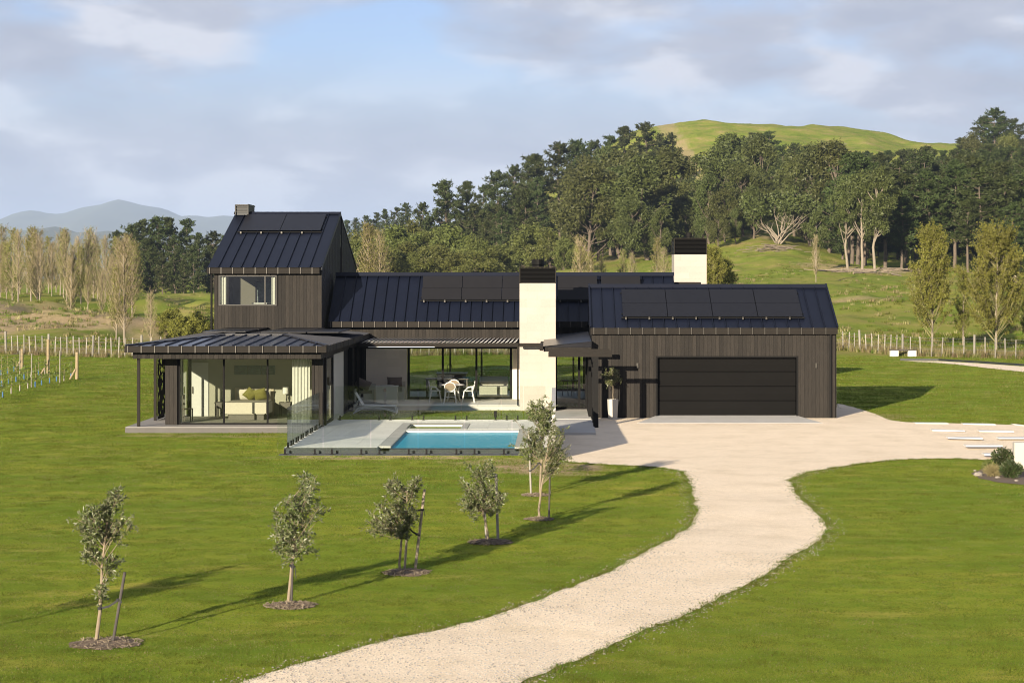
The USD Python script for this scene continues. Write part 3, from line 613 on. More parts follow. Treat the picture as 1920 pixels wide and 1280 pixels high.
part(house, 'terrace_end_wall', MB().box(-1.46, -.06, 26.95, MD + .02, 0, 2.5), 'white_render')
chimney('chimney', -1.46, -.06, 26.4, 26.95, .0, PZ(531, 26.4), PZ(501, 26.4), 16, 5, (PX(1009, 26.7), .255, .30), 'tall pale stone chimney between terrace and entry')
chimney('chimney', PX(1264, 29.4), PX(1325, 29.4), 29.4, 30.02, 3.0, PZ(477, 29.4), PZ(447, 29.4), 12, 6, (PX(1291, 29.7), .13, .26), 'pale stone chimney behind the garage ridge')
part(house, 'rear_roof', MB().box(PX(1264, 29), PX(1312, 29), 28.75, 29.3, 3.2, PZ(529, 29)), 'gutter_brown')

# ---- tower
TD, TX0, TX1, TB = 27.4, -13.77, -9.48, 32.1
zg = lambda y: 5.55 + (min(y - TD, TB - y)) * (7.9 - 5.55) / 2.35
tw = free(house + '/tower_wall'); WX0, WX1, WZ0, WZ1 = PX(410, TD), PX(519, TD), PZ(573, TD), PZ(516, TD)
tm = MB().box(TX0, WX0, TD, TD + .14, 2.7, 5.55).box(WX1, TX1, TD, TD + .14, 2.7, 5.55).box(WX0, WX1, TD, TD + .14, 2.7, WZ0).box(WX0, WX1, TD, TD + .14, WZ1, 5.55)
tm.box(TX0, TX1, TB - .14, TB, 2.7, 5.55).box(TX0, TX0 + .14, TD + .9, TB - .14, 2.7, 5.55).box(TX0, TX0 + .14, TD + .14, TD + .9, 2.7, WZ0).box(TX1 - .14, TX1, TD + .14, TB - .14, 2.7, 5.55)
for sx in (TX0, TX1 - .1): tm.add([(sx, TD, 5.55), (sx, TB, 5.55), (sx, 29.75, 7.9), (sx + .1, TD, 5.55), (sx + .1, TB, 5.55), (sx + .1, 29.75, 7.9)], [[0, 2, 1], [3, 4, 5], [0, 1, 4], [0, 4, 3], [0, 3, 5], [0, 5, 2], [1, 2, 5], [1, 5, 4]])
usdkit.mesh(stage, tw, yfix(tm.out()), M['dark_frame'])
boards_x(tw, TX0, TX1, TD, 2.85, 5.5, [(WX0 - .02, WX1 + .02, WZ0 - .02, WZ1 + .02)])
boards_y(tw, TD - .02, 29.72, TX1, 2.85, lambda y: zg(max(y, TD)) - .04)
boards_y(tw, 29.95, TB, TX1, 2.85, lambda y: zg(y) - .04)
part(tw, 'slot_window', MB().box(TX1 - .02, TX1 + .012, 29.73, 29.94, PZ(511, 29.8), 7.0), 'solar_glass')
part(tw, 'slot_reveal', MB().box(TX1 + .001, TX1 + .10, 29.90, 29.94, PZ(511, 29.8), PZ(463, 29.8)).box(TX1 + .001, TX1 + .10, 29.72, 29.90, PZ(511, 29.8) - .03, PZ(511, 29.8)), 'bracket_grey')
tr = part(house, 'tower_roof', MB().slab((TX0 - .1, TD - .05, 5.52), (TX1, TD - .05, 5.52), (TX1, 29.75, 7.9), (TX0 - .1, 29.75, 7.9), .05).slab((TX0 - .1, 29.75, 7.9), (TX1, 29.75, 7.9), (TX1, TB + .05, 5.52), (TX0 - .1, TB + .05, 5.52), .05), 'black_metal')
ye, ze, yr, zr = TD - .05, 5.55, 29.75, 7.96
trays(tr, -14.02, TX1 + .03, ye, ze, yr, zr, .455)
trays(tr, -14.02, TX1 + .03, TB + .14, 5.55, yr, zr, .455)
part(tr, 'ridge_cap', MB().hexa([(-14.05, yr - .10, zr - .07), (TX1 + .05, yr - .10, zr - .07), (TX1 + .05, yr + .10, zr - .07), (-14.05, yr + .10, zr - .07), (-14.05, yr - .03, zr + .04), (TX1 + .05, yr - .03, zr + .04), (TX1 + .05, yr + .03, zr + .04), (-14.05, yr + .03, zr + .04)]), 'roof_navy')
part(tr, 'barge_flashing', MB().hexa([(TX1 + .02, ye, ze - .10), (TX1 + .06, ye, ze - .10), (TX1 + .06, yr, zr - .10), (TX1 + .02, yr, zr - .10), (TX1 + .02, ye, ze + .05), (TX1 + .06, ye, ze + .05), (TX1 + .06, yr, zr + .05), (TX1 + .02, yr, zr + .05)]), 'roof_navy')
solar(tr, PX(456, 29.2), 1.70, 2, ye, ze, yr, zr, .64, .95, rows=1)
gutter(tr, -14.02, TX1 - .04, TD - .09, 5.30, 5.53, .455)
vt = part(tr, 'roof_vent', MB().box(PX(450, 30), PX(473, 30), 29.6, 30.2, 7.85, PZ(388, 30)), 'edging')
vf = MB(); a, b, z1 = PX(449, 30), PX(474, 30), PZ(386, 30)
for q in (a, b - .04): vf.box(q, q + .04, 29.57, 29.61, 7.85, z1)
vf.box(a, b, 29.57, 30.24, z1 - .03, z1 + .01)
for k in range(6): vf.box(a + .04, b - .04, 29.585, 29.61, 7.97 + k * .065, 7.985 + k * .065).box(b - .035, b - .005, 29.61, 30.2, 7.97 + k * .065, 8.0 + k * .065)
part(tr, 'vent_louvres', vf, 'frame_grey')
part(house, 'downpipe', MB().tube([(-13.86, TD - .01, 5.3), (-13.86, TD, 5.0), (-13.86, TD, 3.0)], .045, 10), 'black_metal')
glazing('tower_window', WX0, WX1, TD - .012, WZ0, WZ1, [PX(497, TD)], 'second-floor window of the tower', fw=.05, frame='frame_grey')
part(house, 'tower_room', MB().box(TX0 + .14, TX1 - .14, TD + 1.2, TD + 1.3, 2.9, 5.5).box(TX0 + .14, TX1 - .14, TD + .14, TD + 1.2, 3.5, 3.6).box(TX0 + .14, TX1 - .14, TD + .14, TD + 1.2, 5.35, 5.45), 'dim_wall')
def drapes(name, x0, x1, y, z0, z1, m='curtain', n=40, amp=.035, wav=.11):
    xs = np.linspace(x0, x1, n); yy_ = y + amp * np.sin(xs / wav * 2 * np.pi) + .01 * np.sin(xs * 37)
    v = np.vstack([np.stack([xs, yy_, 0 * xs + z0], -1), np.stack([xs, yy_, 0 * xs + z1], -1), np.stack([xs, yy_ + .008, 0 * xs + z0], -1), np.stack([xs, yy_ + .008, 0 * xs + z1], -1)])
    f = [[i, i + 1, n + i + 1, n + i] for i in range(n - 1)] + [[2 * n + i + 1, 2 * n + i, 3 * n + i, 3 * n + i + 1] for i in range(n - 1)]
    return (v, np.array(f))
solo('curtain', drapes('c', PX(411, TD + .06), PX(425, TD + .06), TD + .06, WZ0 - .1, WZ1 + .1, n=30), 'curtain', 'cream curtain drawn to the left side of the tower window', 'curtain', smooth=True)
solo('curtain', drapes('c', PX(510, TD + .06), PX(516, TD + .06), TD + .06, WZ0 - .1, WZ1 + .1, n=18), 'curtain', 'narrow cream curtain at the right edge of the tower window', 'curtain', smooth=True)
tb_ = thing('desk', 'small white desk behind the tower window', 'desk')
part(tb_, 'top', MB().box(PX(478, 28.4), PX(506, 28.4), 28.1, 28.7, 4.06, 4.1), 'white_paint')
for xk in (PX(479, 28.4), PX(505, 28.4)): part(tb_, 'leg', MB().box(xk - .02, xk + .02, 28.3, 28.5, 3.6, 4.06), 'white_paint')
pf = thing('picture', 'dark framed picture on the wall inside the tower room', 'picture')
part(pf, 'frame', MB().box(PX(478, 28.55), PX(514, 28.55), TD + 1.18, TD + 1.2, PZ(575, 28.55), PZ(527, 28.55)), 'dark_frame')
part(pf, 'canvas', MB().box(PX(481, 28.5), PX(511, 28.5), TD + 1.17, TD + 1.179, PZ(572, 28.5), PZ(530, 28.5)), 'picture_dark')

# ---- bedroom wing
FD, GDW = 22.75, 23.1
FX0, FX1 = -14.14, -7.89
fw_ = part(house, 'wing_fascia', MB().box(FX0, FX1, FD, FD + .1, 2.45, 2.68).box(FX1 - .1, FX1, FD + .1, 28.0, 2.45, 2.68).box(FX0, FX0 + .1, FD + .1, 28.0, 2.45, 2.68), 'dark_frame')
boards_x(fw_, FX0, FX1, FD, 2.44, 2.67)
boards_y(fw_, FD - .02, 27.4, FX1, 2.44, 2.67)
part(house, 'soffit', MB().box(FX0 + .1, FX1 - .1, FD + .1, 28.0, 2.50, 2.6), 'dark_frame')
wr = free(house + '/wing_roof'); RX0, RX1, RY0, RY1, rz0, rz1 = -14.36, -7.66, 22.68, 28.2, 2.87, 3.06
IX0, IX1, IY0 = -12.0, -9.9, 24.7
usdkit.mesh(stage, wr, yfix(MB().box(RX0 + .1, RX1 - .1, RY0 + .1, RY1, 2.68, 2.84).out()), M['black_metal'])
def hip_tray(a, b, c, d, m='roof_grey'):
    mb = MB().slab(a, b, c, d, .02)
    part(wr, 'roof_tray', mb, m, yk='stretch')
n = 15; e = np.linspace(RX0, RX1, n + 1)
def fy(x):   # front slope top edge
    if x < IX0: return RY0 + (IY0 - RY0) * (x - RX0) / (IX0 - RX0)
    if x > IX1: return RY0 + (IY0 - RY0) * (RX1 - x) / (RX1 - IX1)
    return IY0
zf = lambda y: rz0 + (rz1 - rz0) * (y - RY0) / (IY0 - RY0)
for a, b in zip(e[:-1], e[1:]):
    a2, b2 = a + .004, b - .004
    ya, yb = max(fy(a2), RY0 + .03), max(fy(b2), RY0 + .03)
    hip_tray((a2, RY0, rz0), (b2, RY0, rz0), (b2, yb, zf(yb)), (a2, ya, zf(ya)))
    if b < RX1 - .1: part(wr, 'roof_seam', MB().slab((b - .02, RY0, rz0 + .045), (b + .02, RY0, rz0 + .045), (b + .02, yb, zf(yb) + .045), (b - .02, yb, zf(yb) + .045), .045), 'roof_navy', yk='stretch')
for side in (0, 1):
    x_o, x_i = (RX0, IX0) if side == 0 else (RX1, IX1)
    m2 = 34; ey = np.linspace(RY0, RY1, m2 + 1)
    hx = lambda y: x_o + (x_i - x_o) * min(1, (y - RY0) / (IY0 - RY0))
    zx = lambda x: rz0 + (rz1 - rz0) * (x - x_o) / (x_i - x_o)
    for a, b in zip(ey[:-1], ey[1:]):
        a2, b2 = a + .004, b - .004; xa, xb = hx(a2), hx(b2)
        if abs(xa - x_o) < .02: xa = x_o + .02 * np.sign(x_i - x_o)
        q = [(x_o, a2, rz0), (xa, a2, zx(xa)), (xb, b2, zx(xb)), (x_o, b2, rz0)]
        hip_tray(*(q if side == 0 else q[::-1]))
        part(wr, 'roof_seam', MB().slab(*[(p[0], p[1] + o, p[2] + .04) for p, o in ((q[3], -.006), (q[2], -.006), (q[2], .006), (q[3], .006))][::(1 if side == 0 else -1)], .04), 'roof_navy', yk='stretch')
hip_tray((IX0, IY0, rz1), (IX1, IY0, rz1), (IX1, RY1, rz1), (IX0, RY1, rz1))
part(wr, 'hip_cap', MB().bar((RX0, RY0, rz0 + .03), (IX0, IY0, rz1 + .03), .12, .04).bar((RX1, RY0, rz0 + .03), (IX1, IY0, rz1 + .03), .12, .04).bar((IX0, IY0, rz1 + .03), (IX1, IY0, rz1 + .03), .12, .04), 'roof_grey')
for (xa, xb, ya, yb) in ((-13.2, -11.6, 25.4, 26.45), (-13.2, -11.6, 26.5, 27.5), (-10.9, -9.25, 25.1, 26.15), (-9.2, -8.05, 25.1, 26.6), (-10.9, -9.3, 26.2, 27.3)):
    part(wr, 'solar_panel', MB().box(xa, xb, ya, yb, rz1 + .05, rz1 + .085), 'solar_glass')
gutter(wr, RX0, RX1, RY0 - .035, 2.66, 2.875, .447)
gs = MB().box(RX1, RX1 + .012, RY0, RY1, 2.66, 2.875).box(RX0 - .012, RX0, RY0, RY1, 2.66, 2.875).box(RX1 - .12, RX1, RY0, RY1, 2.66, 2.672)
part(wr, 'gutter', gs, 'gutter_brown')
gk = MB()
for k in np.arange(RY0 + .1, RY1, .152): gk.box(RX1 + .012, RX1 + .02, k - .005, k + .005, 2.66, 2.885)
part(wr, 'gutter_bracket', gk, 'bracket_grey', kind='stuff')
for nm, p in (('post', GR(261, 799, .17)), ('post', (PX(292, 23.8), 23.8))):
    part(house, 'verandah_post', MB().box(p[0] - .045, p[0] + .045, p[1] - .045, p[1] + .045, .17, 2.46), 'gutter_brown')
# pierced metal screen on the west side
sc_ = free(house + '/garden_screen'); import trimesh
holes_ = []
rs = random.Random(5)
for k in range(60): holes_.append(sg.Point(rs.uniform(.05, .95), rs.uniform(.05, 2.15)).buffer(rs.uniform(.03, .06), 4))
poly = sg.box(0, 0, 1.0, 2.25).difference(shapely.union_all([shapely.affinity.scale(h, .6, 1.7) for h in holes_]))
scr = trimesh.util.concatenate([trimesh.creation.extrude_polygon(g, .008, engine='earcut') for g in getattr(poly, 'geoms', [poly])])
sv = np.array(scr.vertices); usdkit.mesh(stage, sc_, yfix((np.stack([-13.98 + sv[:, 2], 23.86 + sv[:, 0] * .8, .19 + sv[:, 1]], -1), scr.faces), 'stretch'), M['dark_frame'])
BWW = 24.5
bw_ = part(house, 'bedroom_wall', MB().box(-13.27, -12.85, GDW, GDW + .05, .17, 2.5).box(-8.22, -7.92, GDW, GDW + .05, .02, 2.5).box(-13.27, -13.13, BWW, 28.0, .17, 2.5), 'dark_frame')
boards_x(bw_, -13.27, -12.86, GDW, .18, 2.44, w=.14)
boards_x(bw_, -8.22, -7.92, GDW, .04, 2.44, w=.15)
glazing('bedroom_door', -12.84, -8.24, GDW + .02, .17, 2.44, [PX(419, GDW), PX(501, GDW)], 'three-leaf sliding glass door of the bedroom', fw=.055)
part(house, 'corner_post', MB().box(-8.30, -8.22, GDW - .02, GDW + .04, .17, 2.44).box(-7.98, -7.90, GDW + .22, GDW + .3, .03, 2.44), 'gutter_brown')
# east side of the wing: glass door, white wall, dark stack
part(house, 'side_door', MB().box(-8.0, -7.93, GDW + .3, GDW + .38, .1, 2.44).box(-8.0, -7.93, 24.12, 24.2, .1, 2.44).box(-8.0, -7.93, GDW + .38, 24.12, 2.34, 2.44).box(-8.0, -7.93, GDW + .38, 24.12, .1, .2), 'dark_frame')
part(house, 'side_pane', MB().add([(-7.96, GDW + .38, .2), (-7.96, 24.12, .2), (-7.96, 24.12, 2.34), (-7.96, GDW + .38, 2.34)], [[0, 1, 2, 3]]), 'window_glass')
part(house, 'side_wall', MB().box(-8.06, -7.92, 24.2, 25.3, .05, 2.44), 'white_render')
part(house, 'folded_doors', MB().box(-8.06, -7.9, 25.3, 25.75, .1, 2.5).box(-8.0, -7.72, 25.75, 25.85, .1, 2.5).box(-7.98, -7.70, 27.0, 27.08, .2, 2.45).box(-7.98, -7.70, 27.2, 27.28, .2, 2.45).box(-7.98, -7.70, 27.4, 27.48, .2, 2.45).box(-8.06, -7.98, 25.85, MD, .1, 2.5), 'dark_frame')
part(house, 'terrace_post', MB().box(-7.78, -7.68, 26.5, 26.6, .2, 2.5).box(-1.56, -1.49, 26.42, 26.49, .2, 2.44), 'gutter_brown')
# bedroom
BW = 24.45
part(house, 'bedroom_room', MB().box(-13.1, -8.06, BW, BW + .1, .17, 2.5).box(-13.13, -7.98, GDW + .1, BW, .02, .19), 'oat_wall')
part(house, 'bedroom_ceiling', MB().box(-13.13, -8.0, GDW + .14, BW, 2.44, 2.5), 'white_paint')
part(house, 'inner_door', MB().box(PX(360, BW), PX(391, BW), BW - .02, BW - .001, .19, 2.1), 'white_paint')
part(house, 'door_handle', MB().box(PX(361, BW), PX(362.5, BW), BW - .04, BW - .02, 1.0, 1.25), 'dark_wood')
part(house, 'west_frame', MB().box(-13.22, -13.16, GDW + .05, GDW + .08, .19, 2.44).box(-13.22, -13.16, 23.62, 23.65, .19, 2.44).box(-13.22, -13.16, 24.0, 24.03, .19, 2.44).box(-13.22, -13.16, 24.47, 24.5, .19, 2.44).box(-13.22, -13.16, GDW + .08, 24.47, 2.36, 2.44), 'dark_frame', yk='stretch')
part(house, 'west_pane', MB().add([(-13.19, GDW + .08, .2), (-13.19, 24.47, .2), (-13.19, 24.47, 2.36), (-13.19, GDW + .08, 2.36)], [[0, 1, 2, 3]]), 'window_glass')
bed = thing('bed', 'double bed with cream cover seen through the bedroom door', 'bed')
YK = 23.75; b0, b1 = PX(422, 23.75), PX(499, 23.75); yb = 23.75
part(bed, 'mattress', MB().box(b0 + .06, b1 - .06, yb + .05, yb + 1.98, .38, .74), 'linen')
part(bed, 'cover', MB().box(b0, b1, yb, yb + 1.35, .74, .80).box(b0, b1, yb - .03, yb, .42, .80).box(b0 - .03, b0, yb, yb + 1.35, .40, .78).box(b1, b1 + .03, yb, yb + 1.35, .40, .78), 'linen')
part(bed, 'base', MB().box(b0 + .1, b1 - .1, yb + .1, yb + 1.98, .19, .38), 'dark_wood')
part(bed, 'headboard', MB().box(b0 + .02, b1 - .02, yb + 1.98, yb + 2.04, .2, 1.2), 'headboard')
for (x, lb) in ((b0 + .45, 'white pillow on the left of the bed'), (b1 - .42, 'white pillow on the right of the bed')): solo('pillow', MB().pillow((x, yb + 1.75, .97), .68, .42, .17, rot('x', 15)), 'linen', lb, 'pillow', smooth=True)
solo('cushion', MB().pillow((PX(466, 24.15), yb + 1.52, 1.0), .42, .42, .16, rot('x', 18) @ rot('y', 42)), 'cushion_olive', 'olive cushion standing on its corner on the bed', 'cushion', smooth=True)
solo('cushion', MB().pillow((PX(485, 24.15), yb + 1.50, .99), .46, .44, .16, rot('x', 18) @ rot('y', -12)), 'cushion_olive', 'olive cushion leaning upright on the right side of the bed', 'cushion', smooth=True)
YK = BW
pc = thing('picture', 'three-panel dark seascape picture above the bed', 'picture')
xa, xb = PX(439, BW), PX(516, BW)
for k in range(3): part(pc, 'canvas', MB().box(xa + k * (xb - xa) / 3 + .01, xa + (k + 1) * (xb - xa) / 3 - .01, BW - .04, BW, PZ(702, BW), PZ(685, BW)), 'picture_dark')
for (pa, pb, lb) in ((402, 417, 'dark bedside table on the left of the bed'), (523, 545, 'dark bedside table under the lamp')):
    t = thing('bedside_table', lb, 'bedside table'); x0, x1 = PX(pa, 24.3), PX(pb, 24.3)
    part(t, 'top', MB().box(x0, x1, BW - .48, BW - .03, .68, .71), 'dark_wood')
    part(t, 'drawer', MB().box(x0 + .02, x1 - .02, BW - .46, BW - .03, .50, .68), 'dark_wood')
    for xx_ in (x0 + .02, x1 - .05):
        for y_ in (BW - .46, BW - .08): part(t, 'leg', MB().box(xx_, xx_ + .03, y_, y_ + .03, .19, .50), 'dark_wood')
lm = thing('table_lamp', 'small white table lamp beside the bed', 'lamp')
lx = PX(535, 24.35)
part(lm, 'foot', MB().lathe([(0, .71), (.06, .71), (.05, .74), (.025, .78), (.045, .90), (.02, 1.0)], (lx, BW - .25, 0), 12), 'oat_wall', smooth=True)
part(lm, 'lamp_shade', MB().lathe([(.12, 1.0), (.105, 1.27), (.10, 1.27), (.115, 1.0)], (lx, BW - .25, 0), 16), 'lamp_shade', smooth=30)
YK = 'auto'
solo('curtain', drapes('c', PX(548, 23.2), PX(582, 23.2), 23.2, .2, 2.42, n=90), 'curtain', 'white curtain gathered at the right end of the bedroom glass', 'curtain', smooth=True)
solo('curtain', drapes('c', PX(338, 23.2), PX(342, 23.2), 23.2, .2, 2.42, n=14), 'curtain', 'sliver of white curtain at the left end of the bedroom glass', 'curtain', smooth=True)
YK = 23.5
ch = thing('wooden_chair', 'small dark wooden chair at the left of the bedroom', 'chair')
cx0, cx1 = PX(341, 23.5), PX(358, 23.5)
part(ch, 'seat', MB().box(cx0, cx1, 23.5, 23.9, .60, .63), 'rattan')
for x in (cx0, cx1 - .03):
    for y in (23.5, 23.87): part(ch, 'leg', MB().box(x, x + .03, y, y + .03, .19, .60 if x > cx0 else 1.1), 'dark_wood')
part(ch, 'backrest', MB().box(cx0, cx0 + .025, 23.53, 23.87, .95, 1.1).box(cx0, cx0 + .025, 23.53, 23.87, .75, .82), 'dark_wood')
part(ch, 'stretcher', MB().box(cx0 + .03, cx1 - .03, 23.505, 23.525, .36, .39), 'dark_wood')
YK = 'auto'

# ---- entry porch
ED = 26.4
glazing('entry_door', PX(1040, ED), PX(1102, ED), ED, .05, 2.34, [PX(1086, ED)], 'glass entry door under the black porch', fw=.09)
part(house, 'entry_wall', MB().box(-.06, PX(1040, ED), ED - .35, ED + .1, .0, 2.55), 'limestone')
part(house, 'entry_side', MB().box(1.14, 1.24, GD + .02, ED + .1, .0, 2.62), 'dark_frame')
pw = part(house, 'porch_roof', MB().hexa([(-.5, 24.75, 2.62), (1.24, 24.75, 2.62), (1.24, 27.6, 2.62), (-.5, 27.6, 2.62), (-.52, 24.72, 2.66), (1.24, 24.72, 2.84), (1.24, 27.6, 2.98), (-.52, 27.6, 2.8)]), 'roof_grey')
part(pw, 'porch_gutter', MB().box(-.64, -.52, 24.7, 27.0, 2.50, 2.68), 'gutter_brown')
part(pw, 'porch_gutter', MB().box(-1.46, -.64, 26.24, 26.37, 2.48, 2.62), 'gutter_brown')
pf2 = part(house, 'porch_fascia', MB().box(-.5, 1.24, 24.77, 24.85, 2.46, 2.62), 'dark_frame')
boards_x(pf2, -.5, 1.24, 24.77, 2.46, 2.63)
pg = free(house + '/porch_pergola'); UsdGeom.Xform.Define(stage, pg)
for y in (23.5, 24.1, 24.65):
    part(pg, 'beam', MB().box(-.31, 1.88, y - .05, y + .05, 2.42, 2.57), 'gutter_brown')
    part(pg, 'post', MB().box(1.23, 1.41, y - .09, y + .09, 0, 2.42), 'black_metal')
part(house, 'entry_step', MB().box(-.3, 1.22, 24.6, ED, .0, .06), 'concrete')

# ---- louvre pergola over the terrace
lp = free(house + '/louvre_pergola'); LX0, LX1 = PX(677, 26.5), -1.5
usdkit.mesh(stage, lp, yfix(MB().box(LX0 - .05, LX1, 26.42, 26.52, 2.46, 2.61).box(LX0 - .05, LX0 + .02, 26.52, MD - .03, 2.46, 2.61).box(LX1 - .06, LX1, 26.52, MD - .03, 2.46, 2.61).box(-4.62, -4.56, 26.52, MD - .03, 2.46, 2.60).out()), M['gutter_brown'])
part(lp, 'blind_box', MB().box(LX0, LX1 - .05, 26.53, 26.62, 2.38, 2.455), 'dark_frame')
part(lp, 'light_strip', MB().box(LX0 + .3, PX(816, 26.5), 26.40, 26.42, 2.452, 2.475), 'louvre_metal')
k = LX0 + .12
while k < LX1 - .12:
    part(lp, 'louvre_blade', MB().slab((k - .076, 26.44, 2.622), (k + .066, 26.44, 2.70), (k + .066, MD - .05, 2.70), (k - .076, MD - .05, 2.622), .014), 'louvre_metal')
    k += .163

# ================================================================== terraces, pool
td_ = solo('terrace', MB().box(-8.3, -1.46, 26.5, MD, .0, .17), 'white_render', 'raised pale stone terrace below the louvre pergola', kind='structure')
for i in range(8):
    for j in range(2): part(td_, 'paver', MB().box(-7.95 + i * .81 + .003, -7.95 + (i + 1) * .81 - .003, 26.47 + j * .66 + .003, 26.47 + (j + 1) * .66 - .003, .17, .2), 'paver')
dk = solo('verandah_deck', MB().box(-14.35, -8.0, 22.86, 25.0, -.1, .14), 'dark_frame', 'grey timber verandah deck in front of the bedroom', kind='structure')
for k in range(44): part(dk, 'deck_board', MB().box(-14.4, -7.98, 22.77 + k * .0485 + .001, 22.77 + (k + 1) * .0485 - .001, .14, .17), 'deck_grey', yk='stretch')
part(dk, 'edge_board', MB().box(-14.4, -7.98, 22.765, 22.79, -.06, .137).box(-14.42, -14.4, 22.77, 24.9, -.06, .137), 'deck_edge')
PD0, PD1, DX0, DX1, DZ = 20.28, 24.3, -8.12, -.18, .10
pt_ = solo('pool_terrace', MB().box(DX0, -5.36, PD0, PD1, -.15, .07).box(-5.36, -.98, 22.75, 22.8, -.15, .05).box(-1.0, DX1, PD0, PD1, -.15, .07).box(-5.36, -1.0, 23.72, PD1, -.15, .07).box(-3.0, -1.0, 22.8, 23.72, -.15, .07), 'concrete', 'pale paved terrace around the swimming pool', kind='structure')
def pave(parent, x0, x1, y0, y1, nx, ny, z0, z1, m='paver', g=.003):
    for i in range(nx):
        for j in range(ny): part(parent, 'paver', MB().box(x0 + (x1 - x0) * i / nx + g, x0 + (x1 - x0) * (i + 1) / nx - g, y0 + (y1 - y0) * j / ny + g / K, y0 + (y1 - y0) * (j + 1) / ny - g / K, z0, z1 + random.uniform(-.001, .001)), m, yk='stretch')
pave(pt_, DX0, -5.36, PD0, PD1, 4, 14, .07, DZ)
pave(pt_, -5.36, -1.0, 23.72, PD1, 7, 3, .07, DZ)
pave(pt_, -3.0, -1.0, 22.8, 23.72, 3, 4, .07, DZ)
pave(pt_, -1.0, DX1, PD0, PD1, 2, 14, .07, DZ)
solo('pool_ledge', MB().box(DX0 - .1, DX1 + .05, PD0 - .15, PD0 - .01, -.14, -.075), 'riser_grey', 'narrow grey ledge along the front of the pool terrace', kind='structure', yk='stretch')
rs_ = solo('pool_riser', MB().box(DX0, -5.36, PD0 - .01, PD0 - .001, -.15, DZ).box(-5.36, -.98, PD0 - .008, PD0 - .001, -.15, -.001).box(-.98, DX1, PD0 - .01, PD0 - .001, -.15, DZ), 'riser_grey', 'dark grey front wall of the raised pool terrace', kind='structure')
pool = thing('swimming_pool', 'rectangular blue swimming pool behind the front glass fence', 'swimming pool')
sh = MB(); x0, x1, y0, y1, zb, zt = -5.02, -1.25, PD0 + .16, 22.5, -1.25, .09
sh.add([(x0, y0, zb), (x1, y0, zb), (x1, y1, zb), (x0, y1, zb), (x0, y0, .0), (x1, y0, .0), (x1, y1, zt), (x0, y1, zt)], [[0, 1, 2, 3], [3, 2, 6, 7], [0, 3, 7, 4], [2, 1, 5, 6], [1, 0, 4, 5]])
part(pool, 'basin', sh, 'pool_shell')
part(pool, 'water_line', MB().add([(x0, y1 - .004, -.42), (x1, y1 - .004, -.42), (x1, y1 - .004, zt), (x0, y1 - .004, zt)], [[0, 1, 2, 3]]).add([(x1 - .01, y0, -.42), (x1 - .01, y1, -.42), (x1 - .01, y1, zt), (x1 - .01, y0, .0)], [[3, 2, 1, 0]]), 'shell_white')
wg = 40; wx, wy = np.meshgrid(np.linspace(x0, x1, wg), np.linspace(y0, y1, 28), indexing='ij'); wz = .035 + .006 * (meshkit.fbm(np.stack([wx * 3, wy * 3, 0 * wx], -1), 3, 2) - .5)
gi = np.arange(wg * 28).reshape(wg, 28)
part(pool, 'water', (np.stack([wx, wy, wz], -1).reshape(-1, 3), np.stack([gi[:-1, :-1], gi[1:, :-1], gi[1:, 1:], gi[:-1, 1:]], -1).reshape(-1, 4)), 'pool_water', smooth=True)
for j in range(1, 18): part(pool, 'coping_stone', MB().box(-5.35, x0 + .03, y0 - .14 + j * .138 + .001, y0 - .14 + (j + 1) * .138 - .001, .05, DZ + .004), 'paver_grey', yk='stretch')
for i in range(9): part(pool, 'coping_stone', MB().box(x0 + .03 + i * .42 + .003, min(x0 + .03 + (i + 1) * .42 - .003, x1), y1 - .02, 22.75, .05, DZ + .004), 'paver', yk='stretch')
for i in range(9): part(pool, 'coping_stone', MB().box(x0 + .03 + i * .42 + .003, min(x0 + .03 + (i + 1) * .42 - .003, x1), PD0 - .009, y0 + .02, .0, .042), 'riser_grey', yk='stretch')
for j in range(18): part(pool, 'coping_stone', MB().box(x1 - .02, -1.0, y0 - .1 + j * .137 + .001, y0 - .1 + (j + 1) * .137 - .001, .05, DZ + .004), 'paver_grey', yk='stretch')
spa = thing('spa_pool', 'small white-walled spa pool behind the swimming pool', 'spa pool')
x0, x1, y0, y1 = -5.06, -3.24, 22.86, 23.6
part(spa, 'basin', MB().add([(x0, y0, -.8), (x1, y0, -.8), (x1, y1, -.8), (x0, y1, -.8), (x0, y0, .09), (x1, y0, .09), (x1, y1, .09), (x0, y1, .09)], [[0, 1, 2, 3], [3, 2, 6, 7], [0, 3, 7, 4], [2, 1, 5, 6], [1, 0, 4, 5]]), 'white_paint')
part(spa, 'water', MB().add([(x0, y0, -.03), (x1, y0, -.03), (x1, y1, -.03), (x0, y1, -.03)], [[0, 1, 2, 3]]), 'pool_water')
part(spa, 'rim', MB().box(x0 - .3, x0, y0, y1 + .1, .06, DZ + .004).box(x1, x1 + .22, y0, y1 + .1, .06, DZ + .004).box(x0, x1, y1, y1 + .1, .06, DZ + .004).box(x0 - .3, x1 + .22, y0 - .08, y0, .05, DZ + .004), 'paver_grey')
pwl = thing('pool_wall', 'low pale wall closing the right end of the pool terrace, behind the olives', 'wall')
part(pwl, 'wall', MB().box(-.17, -.06, 19.62, 23.3, -.2, 1.36), 'concrete')
part(pwl, 'wall_cap', MB().box(-.18, -.05, 19.615, 23.305, 1.36, 1.39), 'concrete')
